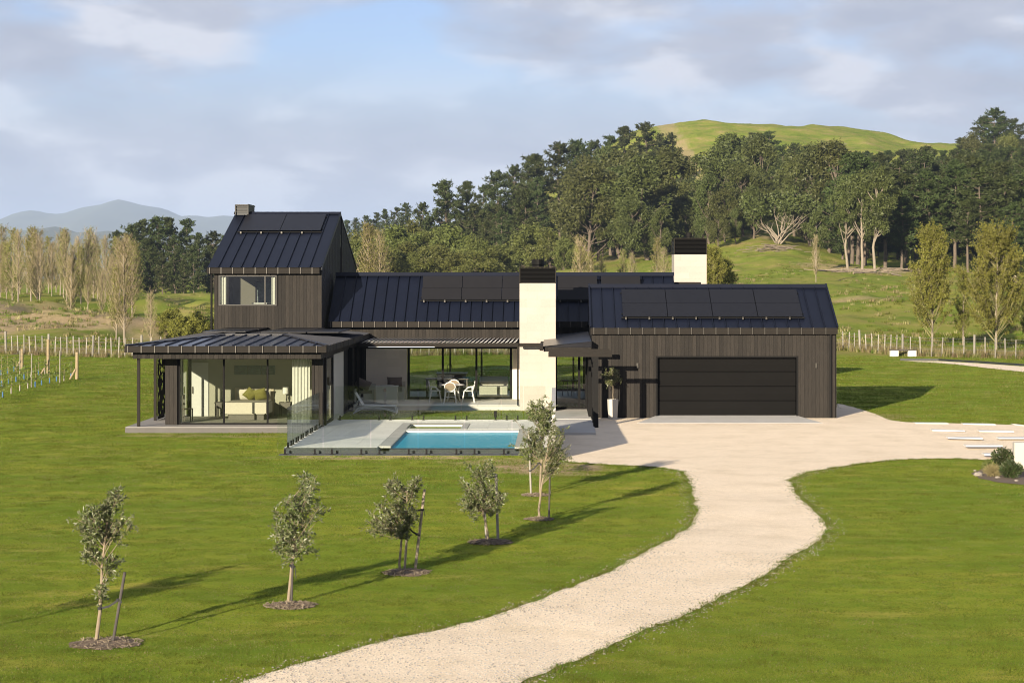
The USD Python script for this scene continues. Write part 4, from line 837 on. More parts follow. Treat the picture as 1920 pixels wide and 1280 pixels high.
# glass pool fence
pfn = thing('pool_fence', 'frameless glass pool fence on short steel spigots', 'glass fence')
def glass(a, b, z0, z1):
    (xa, ya), (xb, yb) = a, b; d = np.array([xb - xa, yb - ya]); d /= np.hypot(*d); n_ = np.array([-d[1], d[0] / K]) * .006
    q = [(xa - n_[0], ya - n_[1]), (xb - n_[0], yb - n_[1]), (xb + n_[0], yb + n_[1]), (xa + n_[0], ya + n_[1])]
    part(pfn, 'glass_panel', MB().hexa([(*p, z0) for p in q] + [(*p, z1) for p in q]), 'fence_glass', yk='stretch')
def spigot(x, y, z):
    part(pfn, 'spigot', MB().box(x - .025, x + .025, y - .03, y + .03, z, z + .16).box(x - .05, x + .05, y - .05, y + .05, z - .004, z + .012), 'black_metal')
fyl = PD0 - .08
edges = [PX(p, fyl) for p in (519, 606, 695, 784, 871, 960, 1005)]
for a, b in zip(edges[:-1], edges[1:]): glass((a + .02, fyl), (b - .02, fyl), -.03, 1.12)
for p in (535, 591, 623, 678, 712, 767, 800, 856, 890, 945, 980): spigot(PX(p, fyl), fyl, -.075)
lx_ = -8.0; yl = list(np.linspace(PD0 - .06, GDW - .05, 8))
for a, b in zip(yl[:-1], yl[1:]):
    glass((lx_, a + .006), (lx_, b - .006), .14, 1.30)
    for q in (a + .075, b - .075): spigot(lx_, max(q, PD0 + .03), DZ)
by = 24.22; be = [-7.9, PX(722, by), PX(784, by), PX(865, by), PX(940, by), -1.2, -.4]
for a, b in zip(be[:-1], be[1:]):
    glass((a + .02, by), (b - .02, by), .16, 1.3)
    for q in (a + .2, b - .2): spigot(q, by, DZ)
for (p, y) in ((722, 731), (722, 777), (679, 741)): 
    xk, zk = PX(p, by), PZ(y, by); part(pfn, 'hinge', MB().box(xk - .045, xk + .045, by - .03, by + .03, zk - .06, zk + .06), 'black_metal')
part(pfn, 'latch', MB().box(PX(929, by) - .05, PX(929, by) + .05, by - .03, by + .03, .2, .42), 'black_metal')

solo('garage_apron', MB().hexa([(PX(1195, 24.05), 24.05, .0), (PX(1543, 24.05), 24.05, .0), (8.75, 24.95, .0), (3.65, 24.95, .0), (PX(1195, 24.05), 24.05, .026), (PX(1543, 24.05), 24.05, .026), (8.75, 25.04, .10), (3.65, 25.04, .10)]), 'concrete', 'pale concrete apron before the garage door', kind='structure')
solo('entry_slab', MB().box(-.55, PX(1117, 22.5), 22.45, 24.6, -.05, .045), 'concrete', 'grey concrete slab leading to the entry', kind='structure')

house_units(True, 26.85)
# ================================================================== furniture on the terrace
def wicker_box(name, label, cat, x0, x1, y0, y1, z0, seat, back, side):
    t = thing(name, label, cat)
    part(t, 'base', MB().box(x0, x1, y0, y1, z0 + .03, z0 + seat), 'wicker')
    if back:
        part(t, 'backrest', MB().hexa([(x0, y1 - .09, z0 + seat), (x1, y1 - .09, z0 + seat), (x1, y1, z0 + seat), (x0, y1, z0 + seat), (x0, y1 - .05, z0 + back), (x1, y1 - .05, z0 + back), (x1, y1 + .04, z0 + back), (x0, y1 + .04, z0 + back)]), 'wicker')
        for s in side:
            a = x0 if s < 0 else x1 - .09
            part(t, 'armrest', MB().box(a, a + .09, y0, y1 - .09, z0 + seat, z0 + back - .18), 'wicker')
    return t
s1 = wicker_box('wicker_armchair', 'wicker armchair with brown cushion at the left end of the terrace', 'armchair', PX(668, 27.2), PX(706, 27.2), 26.85, 27.6, .2, .38, .74, (-1, 1))
part(s1, 'seat_cushion', MB().box(PX(670, 27.2), PX(704, 27.2), 26.9, 27.5, .58, .68), 'cushion_brown')
solo('cushion', MB().pillow((PX(684, 27.2), 27.1, .95), .62, .42, .16, rot('x', 20) @ rot('y', 24)), 'cushion_brown', 'brown cushion propped on the left wicker armchair', 'cushion', smooth=True)
YK = 27.3
s2 = wicker_box('wicker_armchair', 'wicker armchair with brown cushion against the stone wall', 'armchair', PX(727, 27.4), PX(760, 27.4), 27.1, 27.7, .2, .38, .78, (1, -1))
solo('cushion', MB().pillow((PX(741, 27.4), 27.3, .98), .62, .40, .16, rot('x', 12)), 'cushion_brown', 'long brown cushion on the wicker armchair by the stone wall', 'cushion', smooth=True)
YK = 26.7
s3 = wicker_box('wicker_table', 'boxy pale wicker side table between the armchairs', 'table', PX(706, 26.75), PX(746, 26.75), 26.62, 27.0, .2, .68, 0, ())
part(s3, 'top', MB().box(PX(705, 26.75), PX(747, 26.75), 26.6, 27.02, .88, .915), 'white_paint')
ft = solo('tray', MB().box(PX(714, 26.8), PX(738, 26.8), 26.68, 26.95, .917, .945), 'wicker', 'low tray lying on the wicker side table', 'tray')
YK = 27.1
dt = thing('dining_table', 'round white outdoor dining table among four white chairs', 'table')
tx, ty = PX(847, 27.1), 27.1
part(dt, 'tabletop', MB().lathe([(0, .915), (.44, .915), (.50, .905), (.51, .885), (.48, .868), (0, .868)], (tx, ty, 0), 32), 'white_metal', smooth=35)
for k in range(4):
    a = k * math.pi / 2 + .4
    part(dt, 'leg', MB().tube([(tx + .30 * math.cos(a), ty + .30 * math.sin(a), .87), (tx + .16 * math.cos(a), ty + .16 * math.sin(a), .55), (tx + .34 * math.cos(a), ty + .34 * math.sin(a), .2)], .022, 8), 'rattan', smooth=True)
YK = None
def dining_chair(label, loc, rz, first=[None]):
    if first[0]:
        return copy(first[0], label, loc, rz)
    c = thing('dining_chair', label, 'chair', 'white chairs round the outdoor dining table', loc, rz); first[0] = c
    part(c, 'seat', MB().lathe([(0, .44), (.20, .44), (.225, .45), (.225, .465), (.20, .475), (0, .47)], n=24), 'white_metal', smooth=35)
    for sx in (-1, 1):
        part(c, 'leg', MB().tube([(sx * .18, .16, .45), (sx * .20, .19, .25), (sx * .25, .24, 0)], [.022, .02, .016], 8), 'white_metal', smooth=True)
        part(c, 'leg', MB().tube([(sx * .19, -.16, .62), (sx * .19, -.17, .40), (sx * .24, -.25, 0)], [.018, .022, .016], 8), 'white_metal', smooth=True)
        part(c, 'armrest', MB().tube([(sx * .19, -.19, .62), (sx * .235, 0, .60), (sx * .19, .16, .45)], .018, 8), 'white_metal', smooth=True)
    an = np.linspace(0, 2 * np.pi, 25)
    part(c, 'back_frame', MB().tube([(.215 * math.cos(q), -.21 - .05 * (math.sin(q) * .17 + .17) / .3, .66 + .18 * math.sin(q)) for q in an], .018, 8, cap=False), 'white_metal', smooth=True)
    bk = MB(); pts = [(.20 * math.cos(q), -.21 - .05 * (math.sin(q) * .17 + .17) / .3, .66 + .165 * math.sin(q)) for q in an[:-1]]
    bk.add(pts + [(0, -.235, .66)] + [(p[0], p[1] + .008, p[2]) for p in pts] + [(0, -.227, .66)], [[i, (i + 1) % 24, 24] for i in range(24)] + [[25 + (i + 1) % 24, 25 + i, 49] for i in range(24)])
    part(c, 'backrest', bk, 'rattan')
    part(c, 'stretcher', MB().tube([(-.21, -.2, .24), (0, -.14, .26), (.21, -.2, .24)], .012, 6).tube([(-.215, .21, .24), (.215, .21, .24)], .012, 6), 'white_metal', smooth=True)
    return c
dining_chair('white chair with rattan back facing away, in front of the round table', (tx - .02, ty * K - .75, .2), 0)
dining_chair('white chair on the left of the round table, seen from its side', (tx - .64, ty * K - .1, .2), -88)
dining_chair('white chair on the right of the round table, seen from its side', (tx + .66, ty * K - .1, .2), 90)
dining_chair('chair behind the round table, its rattan back showing over the tabletop', (tx + .04, ty * K + .72, .2), 180)
YK = 25.78
lg = thing('sun_lounger', 'white slatted sun lounger with raised back at the left of the terrace', 'sun lounger')
ly0, ly1 = 25.78, 26.32
X_ = lambda p: PX(p, 25.9); Zg = gz(-6.5, 25.9 * K)
for y in (ly0, ly1):
    part(lg, 'rail', MB().tube([(X_(685), y, .30), (X_(743), y, .30)], .022, 8), 'white_metal', smooth=True)
    part(lg, 'back_rail', MB().tube([(X_(682), y, .30), (X_(667), y, .80)], .02, 8), 'white_metal', smooth=True)
    part(lg, 'leg', MB().tube([(X_(742), y, .30), (X_(745), y, Zg)], .02, 8), 'white_metal', smooth=True)
    part(lg, 'leg', MB().tube([(X_(690), y, .26), (X_(672), y, .20), (X_(664), y, Zg)], .02, 8), 'white_metal', smooth=True)
    part(lg, 'brace', MB().tube([(X_(664), y, Zg + .02), (X_(684), y, .22), (X_(702), y, .24), (X_(725), y, .17), (X_(743), y, Zg + .06)], .018, 8), 'white_metal', smooth=True)
    part(lg, 'back_strut', MB().tube([(X_(674), y, .55), (X_(667), y, .26)], .014, 6), 'white_metal', smooth=True)
for k in range(13):
    x = X_(687) + k * (X_(741) - X_(687)) / 12; part(lg, 'slat', MB().box(x - .03, x + .03, ly0, ly1, .312, .326), 'white_metal')
for k in range(7):
    t = .12 + k * .13; x, z = X_(682) + t * (X_(667) - X_(682)), .30 + t * .5; part(lg, 'back_slat', MB().hexa([(x + .012, ly0, z - .028), (x + .02, ly0, z - .026), (x + .02, ly1, z - .026), (x + .012, ly1, z - .028), (x - .008, ly0, z + .028), (x, ly0, z + .03), (x, ly1, z + .03), (x - .008, ly1, z + .028)]), 'white_metal')
# kitchen seen through the glass
YK = 28.9
ki = thing('kitchen_island', 'kitchen island with white top and arched tap behind the glass doors', 'kitchen island')
kx0, kx1 = PX(820, 29.4), PX(878, 29.4)
part(ki, 'worktop', MB().box(kx0, kx1, 29.1, 30.0, 1.05, 1.09), 'white_paint')
part(ki, 'cabinet', MB().box(kx0 + .06, kx1 - .06, 29.25, 29.95, .2, 1.05), 'dark_wood')
kt = PX(846, 29.6)
part(ki, 'tap', MB().tube([(kt - .1, 29.6, 1.09), (kt - .1, 29.6, 1.35)] + [(kt - .1 * math.cos(q), 29.6, 1.35 + .1 * math.sin(q)) for q in np.linspace(.3, math.pi, 8)] + [(kt + .1, 29.6, 1.28)], .016, 8), 'black_metal', smooth=True)
YK = 28.6
so = thing('sofa', 'grey sofa standing behind the right leaf of the glass doors', 'sofa')
part(so, 'base', MB().box(PX(900, 28.8), PX(952, 28.8), 28.4, 29.2, .25, .6), 'wicker')
part(so, 'backrest', MB().box(PX(900, 28.8), PX(952, 28.8), 29.05, 29.25, .6, .98), 'wicker')
YK = 28.3
it = thing('indoor_table', 'long dark dining table indoors behind the outdoor table', 'table')
part(it, 'tabletop', MB().box(PX(800, 28.6), PX(880, 28.6), 28.2, 28.95, .92, .96), 'dark_wood')
for x in (PX(803, 28.6), PX(877, 28.6)):
    for y in (28.25, 28.9): part(it, 'leg', MB().box(x - .03, x + .03, y - .03, y + .03, .2, .92), 'dark_wood')
YK = 28.6
for k, (p, lb) in enumerate(((1060, 'dark stool on the left inside the entry door'), (1077, 'dark stool on the right inside the entry door'))):
    st = thing('stool', lb, 'stool'); x = PX(p, 28.6)
    part(st, 'seat', MB().lathe([(0, .80), (.17, .80), (.18, .83), (.16, .86), (0, .86)], (x, 28.6, 0), 14), 'dark_wood')
    for a in range(4): part(st, 'leg', MB().tube([(x + .11 * math.cos(a * 1.57 + .78), 28.6 + .11 * math.sin(a * 1.57 + .78), .8), (x + .17 * math.cos(a * 1.57 + .78), 28.6 + .17 * math.sin(a * 1.57 + .78), .2)], .015, 6), 'dark_wood')
house_units(False)
# bench by the fence
bn = thing('garden_bench', 'low bench of a dark plank on two white blocks by the far fence', 'bench')
bx, bd = GR(1693, 668)
part(bn, 'plank', MB().box(bx - .85, bx + .85, bd - .22, bd + .22, .38, .45), 'stake_dark')
for s in (-1, 1): part(bn, 'block', MB().box(bx + s * .58 - .26, bx + s * .58 + .26, bd - .2, bd + .2, gz(bx, bd) - .02, .38), 'slab_white')

# ================================================================== small trees near the house
def leaves(points, dirs, n_each, rng, L, W):
    """pointed leaves along twigs"""
    P = np.repeat(points, n_each, 0); D = np.repeat(dirs, n_each, 0); n = len(P)
    d = D * .7 + rng.normal(size=(n, 3)) * .65; d /= np.linalg.norm(d, axis=1, keepdims=True)
    a = np.cross(d, rng.normal(size=(n, 3))); a /= np.linalg.norm(a, axis=1, keepdims=True); up = np.cross(d, a)
    l = (L * rng.uniform(.7, 1.25, n))[:, None]; w = (W * rng.uniform(.8, 1.2, n))[:, None]
    P = P + rng.normal(size=(n, 3)) * .012
    v = np.stack([P, P + d * l * .5 + a * w * .5 + up * w * .12, P + d * l, P + d * l * .5 - a * w * .5 + up * w * .12], 1).reshape(-1, 3)
    b = np.arange(n)[:, None] * 4
    return v, np.vstack([b + [0, 1, 2], b + [0, 2, 3]])
def olive(label, base, top, seed, lean=(0, 0), crown_lo=.38, spread=.42, clumps=None, n_br=12, dens=1.0, stems=1, group='young olive trees on the lawn', name='olive_tree', bend=.03):
    """base: foot; top: height; clumps: (dx, dz, r) of foliage masses relative to foot and height"""
    rng = np.random.default_rng(seed); t = thing(name, label, 'tree', group, base)
    tr, fo, tw = MB(), MB(), MB()
    H = top; nz = 9
    zs = np.linspace(0, H * .80, nz); path = np.stack([lean[0] * (zs / H) ** 1.3 + np.cumsum(rng.normal(0, bend, nz)) * .5, lean[1] * zs / H + np.cumsum(rng.normal(0, bend, nz)) * .5, zs], -1); path[0] = (0, 0, -.03)
    r0 = .030 * (H / 2.2)
    tr.tube(path, np.linspace(r0, r0 * .32, nz), 9)
    part(t, 'trunk', tr, 'bark_olive', smooth=True)
    pts, dr = [], []
    def on(z): return np.array([np.interp(z, zs, path[:, k]) for k in range(3)])
    targets = []
    for (dx, dz, r) in clumps:
        m = int(n_br * (r / .3) ** 1.7)
        for _ in range(max(4, m)):
            d = rng.normal(size=3); d /= np.linalg.norm(d); q = np.array([dx, rng.normal(0, r * .25), dz]) + d * np.array([r, r, r]) * rng.uniform(.15, 1.5) ** .6
            targets.append(q)
    for q in targets:
        h = min(zs[-1], max(crown_lo * H * .9, q[2] - abs(q[0]) * rng.uniform(.6, 1.2) - .12)); s = on(h); mid = (s + q) / 2 + np.array([0, 0, -.03]) + rng.normal(0, .03, 3)
        u = np.linspace(0, 1, 6)[:, None]; cur = (1 - u) ** 2 * s + 2 * u * (1 - u) * mid + u * u * q
        tw.tube(cur, np.linspace(.0075, .0025, 6) * (H / 2.2), 4, cap=False)
        d = q - mid; d /= np.linalg.norm(d) + 1e-9
        k = int(rng.integers(6, 11) * dens)
        tt = rng.uniform(.45, 1.0, k)[:, None]; pp = (1 - tt) ** 2 * s + 2 * tt * (1 - tt) * mid + tt * tt * q
        for p in pp:
            e = d * .6 + rng.normal(size=3) * .6; e /= np.linalg.norm(e); l = rng.uniform(.05, .14)
            tw.tube([p, p + e * l], [.002, .0012], 3, cap=False)
            for f in (.35, .7, 1.0): pts.append(p + e * l * f); dr.append(e)
    part(t, 'branches', tw, 'bark_olive')
    part(t, 'crown', fo.add(*leaves(np.array(pts), np.array(dr), 3, rng, .066, .025)), 'olive_leaf')
    return t
def stake(label, px0, py0, px1, py1, r=.024, m='stake_wood', dd=0):
    x, d = GR(px0, py0, -.1); z0 = gz(x, d); x1 = PX(px1, d); z1 = PZ(py1, d)
    t = thing('tree_stake', label, 'stake', None)
    part(t, 'stake', MB().tube([(x, d, z0 - .1), (x1, d + dd, z1)], [r, r], 8), m, smooth=35)
    return t, (x, d, z0), (x1, d + dd, z1)
def tie(label, a, b, tail=.0, w=.03):
    mb = MB(); a, b = np.array(a), np.array(b); mid = (a + b) / 2 + np.array([0, 0, -.03])
    mb.bar(a, mid, .008, w).bar(mid, b, .008, w)
    for c in (a, b): mb.tube([c + np.array([0, 0, -w * .6]), c + np.array([0, 0, w * .6])], .032, 8)
    if tail: mb.bar(b + [.03, -.03, 0], b + [.05, -.035, -tail], .008, w)
    solo('tree_tie', mb, 'tie_black', label, 'tree tie')
def mulch(label, px, py, rpx, seed):
    x, d = GR(px, py, -.1); r = .76 * rpx * d / F; an = np.linspace(0, 2 * np.pi, 40, endpoint=False)
    rr = r * (1 + (meshkit.fbm(np.stack([np.cos(an) * 2 + seed, np.sin(an) * 2, 0 * an], -1), 3, seed) - .5) * .7)
    rng = np.random.default_rng(seed); mb = MB()
    rings = [(1.0, .008), (.8, .03), (.4, .05)]
    v = []
    for k, h in rings: v.append(np.stack([x + rr * k * np.cos(an), d + rr * k * np.sin(an) * .95, 0 * an], -1)); v[-1][:, 2] = ground(v[-1][:, 0], v[-1][:, 1]) + h + rng.normal(0, .006, 40) * (k < 1)
    v.append(np.array([[x, d, gz(x, d) + .05]])); V = np.vstack(v); f = []
    for i in range(2): f += [[i * 40 + j, i * 40 + (j + 1) % 40, (i + 1) * 40 + (j + 1) % 40, (i + 1) * 40 + j] for j in range(40)]
    mb.add(V, f); mb.add(V[80:], [[j, (j + 1) % 40, 40] for j in range(40)])
    p = solo('mulch_ring', mb, 'mulch', label, 'mulch')
    n = 420; a = rng.uniform(0, 2 * np.pi, n); q = np.sqrt(rng.uniform(0, 1.15, n)); cx, cy = x + r * q * np.cos(a), d + r * q * np.sin(a); cz = ground(cx, cy) + .05 - .035 * np.clip(q, 0, 1) + .006
    th = rng.uniform(0, np.pi, n); L = rng.uniform(.015, .045, n); dx, dy = np.cos(th) * L, np.sin(th) * L; ti = rng.normal(0, .012, n)
    v = np.stack([np.stack([cx - dx - dy * .2, cy - dy + dx * .2, cz - ti], -1), np.stack([cx + dx - dy * .2, cy + dy + dx * .2, cz + ti], -1), np.stack([cx + dx + dy * .2, cy + dy - dx * .2, cz + ti + .006], -1), np.stack([cx - dx + dy * .2, cy - dy - dx * .2, cz - ti + .006], -1)], 1).reshape(-1, 3)
    part(p, 'bark_chips', (v, np.arange(4 * n).reshape(-1, 4)), 'bark_olive', kind='stuff')
def ogr(px, py): x, d = GR(px, py, -.1); return np.array([x, d, gz(x, d)])
def clump_px(base_px, base_py, lst):
    """foliage masses given as (px, py, radius px) of the photograph, turned to metres at the tree's own distance"""
    x, d = GR(base_px, base_py, -.1); z0 = gz(x, d)
    return [(PX(a, d) - x, PZ(b, d) - z0, r * d / F) for a, b, r in lst], d
def olive_px(label, bx_, by_, toppy, lean, lst, seed, **kw):
    c, d = clump_px(bx_, by_, lst); b = ogr(bx_, by_); H = PZ(toppy, d) - b[2]
    return olive(label, b, H, seed, lean=(lean * d / F, 0), clumps=c, **kw)
olive_px('young olive tree nearest the left edge, leaning dark stake beside it', 180, 1201, 912, 22, [(192, 965, 42), (170, 985, 34), (222, 950, 26), (150, 1000, 22), (240, 965, 18), (215, 925, 14), (205, 1045, 24), (165, 1035, 18), (190, 1110, 12)], 11)
olive_px('young olive tree with crown of two tiers and stake hidden behind its trunk', 540, 1131, 878, 14, [(575, 925, 34), (560, 955, 30), (596, 895, 18), (535, 975, 24), (590, 950, 22), (545, 1015, 30), (570, 1010, 24), (520, 1005, 16)], 12)
olive_px('bushy young olive tree between two pale stakes, left of the gravel curve', 750, 1070, 885, 12, [(755, 925, 34), (735, 950, 36), (715, 975, 28), (765, 965, 28), (740, 995, 24), (775, 910, 16), (700, 985, 14)], 13)
olive_px('young olive tree with one tall white stake on its right', 915, 1016, 850, -10, [(900, 890, 30), (905, 920, 32), (888, 905, 22), (890, 945, 28), (920, 945, 20), (870, 955, 14), (935, 930, 10)], 14)
olive_px('slanting young olive tree in front, right of the pool', 1012, 971, 792, 26, [(1042, 830, 24), (1050, 812, 16), (1030, 848, 20), (1055, 840, 14), (1035, 870, 12)], 15)
olive_px('tallest young olive tree with upright crown right of the pool', 1013, 927, 736, -4, [(1010, 765, 26), (1000, 795, 30), (1020, 790, 26), (990, 825, 24), (1012, 830, 22), (985, 850, 16), (1030, 770, 16)], 16)
olive_px('small bare olive sapling behind the two trees right of the pool', 1018, 892, 800, 4, [(1022, 835, 18), (1060, 862, 12), (1035, 850, 14)], 17, dens=.6)
olive_px('young olive tree beyond the left edge whose shadow falls on the lawn', -250, 1235, 940, 10, [(-235, 985, 60), (-265, 1020, 44), (-210, 1010, 40)], 18)
for (lb, p, py, r, s) in (('wood-chip mulch ring under the leftmost olive tree', 200, 1205, 82, 1), ('wood-chip mulch ring under the two-tiered olive tree', 545, 1137, 62, 2), ('wood-chip mulch ring under the bushy olive between two stakes', 763, 1072, 58, 3), ('wood-chip mulch ring under the olive with one white stake', 918, 1017, 52, 4), ('wood-chip mulch ring under the slanting olive tree', 1010, 972, 34, 5), ('thin mulch ring under the tallest olive tree', 1005, 928, 34, 6)):
    mulch(lb, p, py, r, s)
_, a, b = stake('dark leaning stake right of the leftmost olive tree', 209, 1204, 234, 1072, .022, 'stake_dark')
tie('black strap from the leftmost olive to its dark stake', (PX(187, a[1]), a[1], PZ(1140, a[1])), (PX(222, a[1]), a[1], PZ(1124, a[1])), .04)
_, a, b = stake('dark stake tight behind the trunk of the two-tiered olive', 546, 1132, 549, 1056, .018, 'stake_dark')
tie('black tie at the head of the stake of the two-tiered olive', (PX(546, a[1]), a[1], PZ(1060, a[1])), (PX(550, a[1]), a[1], PZ(1062, a[1])), .18)
_, a, b = stake('pale straight stake beside the trunk of the bushy olive', 758, 1066, 764, 985, .022)
_, a, b = stake('weathered stake leaning right of the bushy olive', 777, 1067, 796, 917, .026)
tie('upper black strap on the leaning stake of the bushy olive', (PX(770, a[1]), a[1], PZ(952, a[1])), (PX(792, a[1]), a[1], PZ(955, a[1])), .11)
tie('lower black strap on the leaning stake of the bushy olive', (PX(764, a[1]), a[1], PZ(985, a[1])), (PX(782, a[1]), a[1], PZ(1001, a[1])), .03)
_, a, b = stake('tall white stake right of the olive beside the drive curve', 934, 1016, 930, 888, .027, 'post_pale')
tie('upper black strap on the tall white stake', (PX(915, a[1]), a[1], PZ(892, a[1])), (PX(930, a[1]), a[1], PZ(892, a[1])), .0)
tie('lower black strap on the tall white stake', (PX(916, a[1]), a[1], PZ(927, a[1])), (PX(932, a[1]), a[1], PZ(935, a[1])), .12)
_, a, b = stake('second pale stake half hidden in the crown of the white-staked olive', 912, 1010, 908, 930, .022, 'post_pale')
_, a, b = stake('long white stake left of the tallest olive', 996, 928, 991, 805, .024, 'post_pale')
tie('black strap from the long white stake to the tallest olive', (PX(994, a[1]), a[1], PZ(882, a[1])), (PX(1010, a[1]), a[1], PZ(868, a[1])), .05)
_, a, b = stake('dark stake behind the slanting olive', 1029, 970, 1031, 888, .02, 'stake_dark')
_, a, b = stake('thin pale stake just right of the dark stake', 1032, 925, 1030, 890, .016, 'post_pale')
# clipped olive in a white pot by the garage
pot = thing('plant_pot', 'tall white faceted pot holding the clipped olive by the garage', 'plant pot')
px_o, pd = GR(1149, 786, 0)
part(pot, 'pot', MB().lathe([(.155, 0), (.165, .02), (.20, .72), (.195, .735), (.17, .735), (.165, .62), (0, .62)], (px_o, pd - .05, .0), 8), 'white_render')
part(pot, 'soil', MB().lathe([(0.001, .66), (.17, .66), (.17, .63)], (px_o, pd - .05, 0), 12), 'mulch')
c = [(PX(a, pd) - px_o + .04, PZ(b, pd) - .66, r * pd / F) for a, b, r in ((1146, 702, 13), (1150, 694, 9), (1140, 712, 10), (1152, 712, 10), (1136, 706, 7))]
olive('little olive tree with ball crown growing in the white pot', (px_o, pd - .05, .66), 1.1, 21, clumps=c, crown_lo=.55, n_br=13, dens=.9, group=None, name='potted_olive', bend=.008)

# ================================================================== stepping slabs, beds, path on the right
for k, (p0, y0, p1, y1, w) in enumerate(((1714, 794, 1777, 794.5, 7), (1804, 795.5, 1865, 796.5, 8), (1746, 807, 1807, 808, 7), (1834, 808.5, 1899, 809.5, 8), (1776, 821, 1840, 822, 8), (1870, 821.5, 1925, 821.5, 8), (1809, 836, 1877, 836, 8), (1843, 852, 1912, 853, 8))):
    xa, da = GR(p0, y0); xb, db = GR(p1, y1); z = .02; lab = ['row nearest the lawn, left', 'row nearest the lawn, right', 'second row, left', 'second row, right', 'third row, left', 'third row, right', 'fourth row', 'fifth row, beside the shrub bed'][k]
    solo('stepping_slab', MB().hexa([(xa, da - .2, 0), (xb, db - .2, 0), (xb, db + .2, 0), (xa, da + .2, 0), (xa, da - .2, .04), (xb, db - .2, .04), (xb, db + .2, .04), (xa, da + .2, .04)]), 'slab_white', 'long white stepping slab set in the gravel, ' + lab, 'paving slab', 'white slabs laid in the gravel at the right')
xa, da = GR(1897, 796); xb, db = GR(1930, 803)
solo('stepping_slab', MB().hexa([(xa, da - .14, 0), (xb + .6, db - .4, 0), (xb + .6, db - .1, 0), (xa, da + .14, 0), (xa, da - .14, .04), (xb + .6, db - .4, .04), (xb + .6, db - .1, .04), (xa, da + .14, .04)]), 'slab_white', 'white slab lying askew at the right edge of the picture', 'paving slab', 'white slabs laid in the gravel at the right')
xa, da = GR(1902, 872)
solo('low_wall', MB().box(xa, xa + 3.0, da, da + .22, gz(xa, da), .62), 'white_render', 'low white wall end behind the shrub bed at the right edge', 'wall')
sb = ragged(sg.Polygon([GR(a, b, -.05) for a, b in ((1822, 884), (1850, 872), (1885, 866), (1960, 866), (1990, 905), (1920, 906), (1870, 901), (1835, 894))]), .06, 41)
solo('garden_bed', drape(sb, .012, .5), 'mulch', 'small planted bed edged with pale rocks at the right edge', kind='structure')
def shrub(name, label, px, py, wpx, hpx, seed, m, n, L, W, dome=True):
    x, d = GR(px, py, -.05); z = gz(x, d); w, h = wpx * d / F, hpx * d / F; rng = np.random.default_rng(seed)
    t = thing(name, label, 'shrub', None, (x, d, z)); st, pts, dr = MB(), [], []
    for _ in range(n):
        a = rng.uniform(0, 2 * np.pi); r = rng.uniform(0, 1) ** .6; e = np.array([math.cos(a) * r * w / 2, math.sin(a) * r * w / 2, h * (1 - .45 * r * r) * rng.uniform(.75, 1.08)])
        mid = e * np.array([.4, .4, .55]); u = np.linspace(0, 1, 5)[:, None]; cur = 2 * u * (1 - u) * mid + u * u * e
        st.tube(cur, np.linspace(.006, .002, 5), 3, cap=False)
        for tt in rng.uniform(.25, 1, 7): pts.append(2 * tt * (1 - tt) * mid + tt * tt * e); dr.append((e - mid) / np.linalg.norm(e - mid))
    part(t, 'stems', st, 'bark_olive'); part(t, 'foliage', MB().add(*leaves(np.array(pts), np.array(dr), 3, rng, L, W)), m)
shrub('shrub', 'dark upright shrub at the back of the bed by the low wall', 1880, 874, 46, 40, 31, 'shrub_leaf', 110, .085, .04)
shrub('shrub', 'bright green feathery shrub at the front of the bed', 1896, 893, 40, 30, 32, 'shrub_leaf', 170, .13, .022)
shrub('shrub', 'low green shrub at the left of the bed', 1853, 880, 26, 20, 33, 'bright_leaf', 80, .08, .025)
shrub('grass_tuft', 'pale dry grass tuft among the rocks of the bed', 1862, 890, 30, 20, 34, 'dry_grass', 80, .14, .012)
for k, (p, y, r, lb) in enumerate(((1835, 889, 9, 'largest pale rock at the left end of the bed'), (1870, 893, 5, 'small pale rock at the front of the bed'), (1906, 899, 4, 'small flat rock at the bed edge right of the feathery shrub'), (1828, 879, 3, 'little rock at the back left of the bed'))):
    x, d = GR(p, y, -.05); s = r * d / F; solo('rock', MB().blob((x, d, gz(x, d) + s * .3), (s, s * .8, s * .55), k, 2, .5), 'rock', lb, 'rock', smooth=40)
path = ragged(sg.Polygon([GR(a, b) for a, b in ((1690, 676.5), (1760, 677), (1830, 681), (1920, 687), (2100, 700), (2100, 712), (1920, 697.5), (1850, 690), (1790, 683), (1740, 679.5))]), .12, 51, .3)
solo('garden_path', drape(path, .012, .8), 'gravel', 'pale gravel path crossing the far lawn on the right', kind='structure')
ed = MB(); e0 = [GR(a, b) for a, b in ((1688, 675.5), (1760, 676), (1830, 680), (1920, 686), (2100, 699))]
for p, q in zip(e0[:-1], e0[1:]): ed.bar((*p, .05), (*q, .05), .05, .14)
solo('path_edging', ed, 'edging', 'black edging along the back of the far gravel path', 'edging')

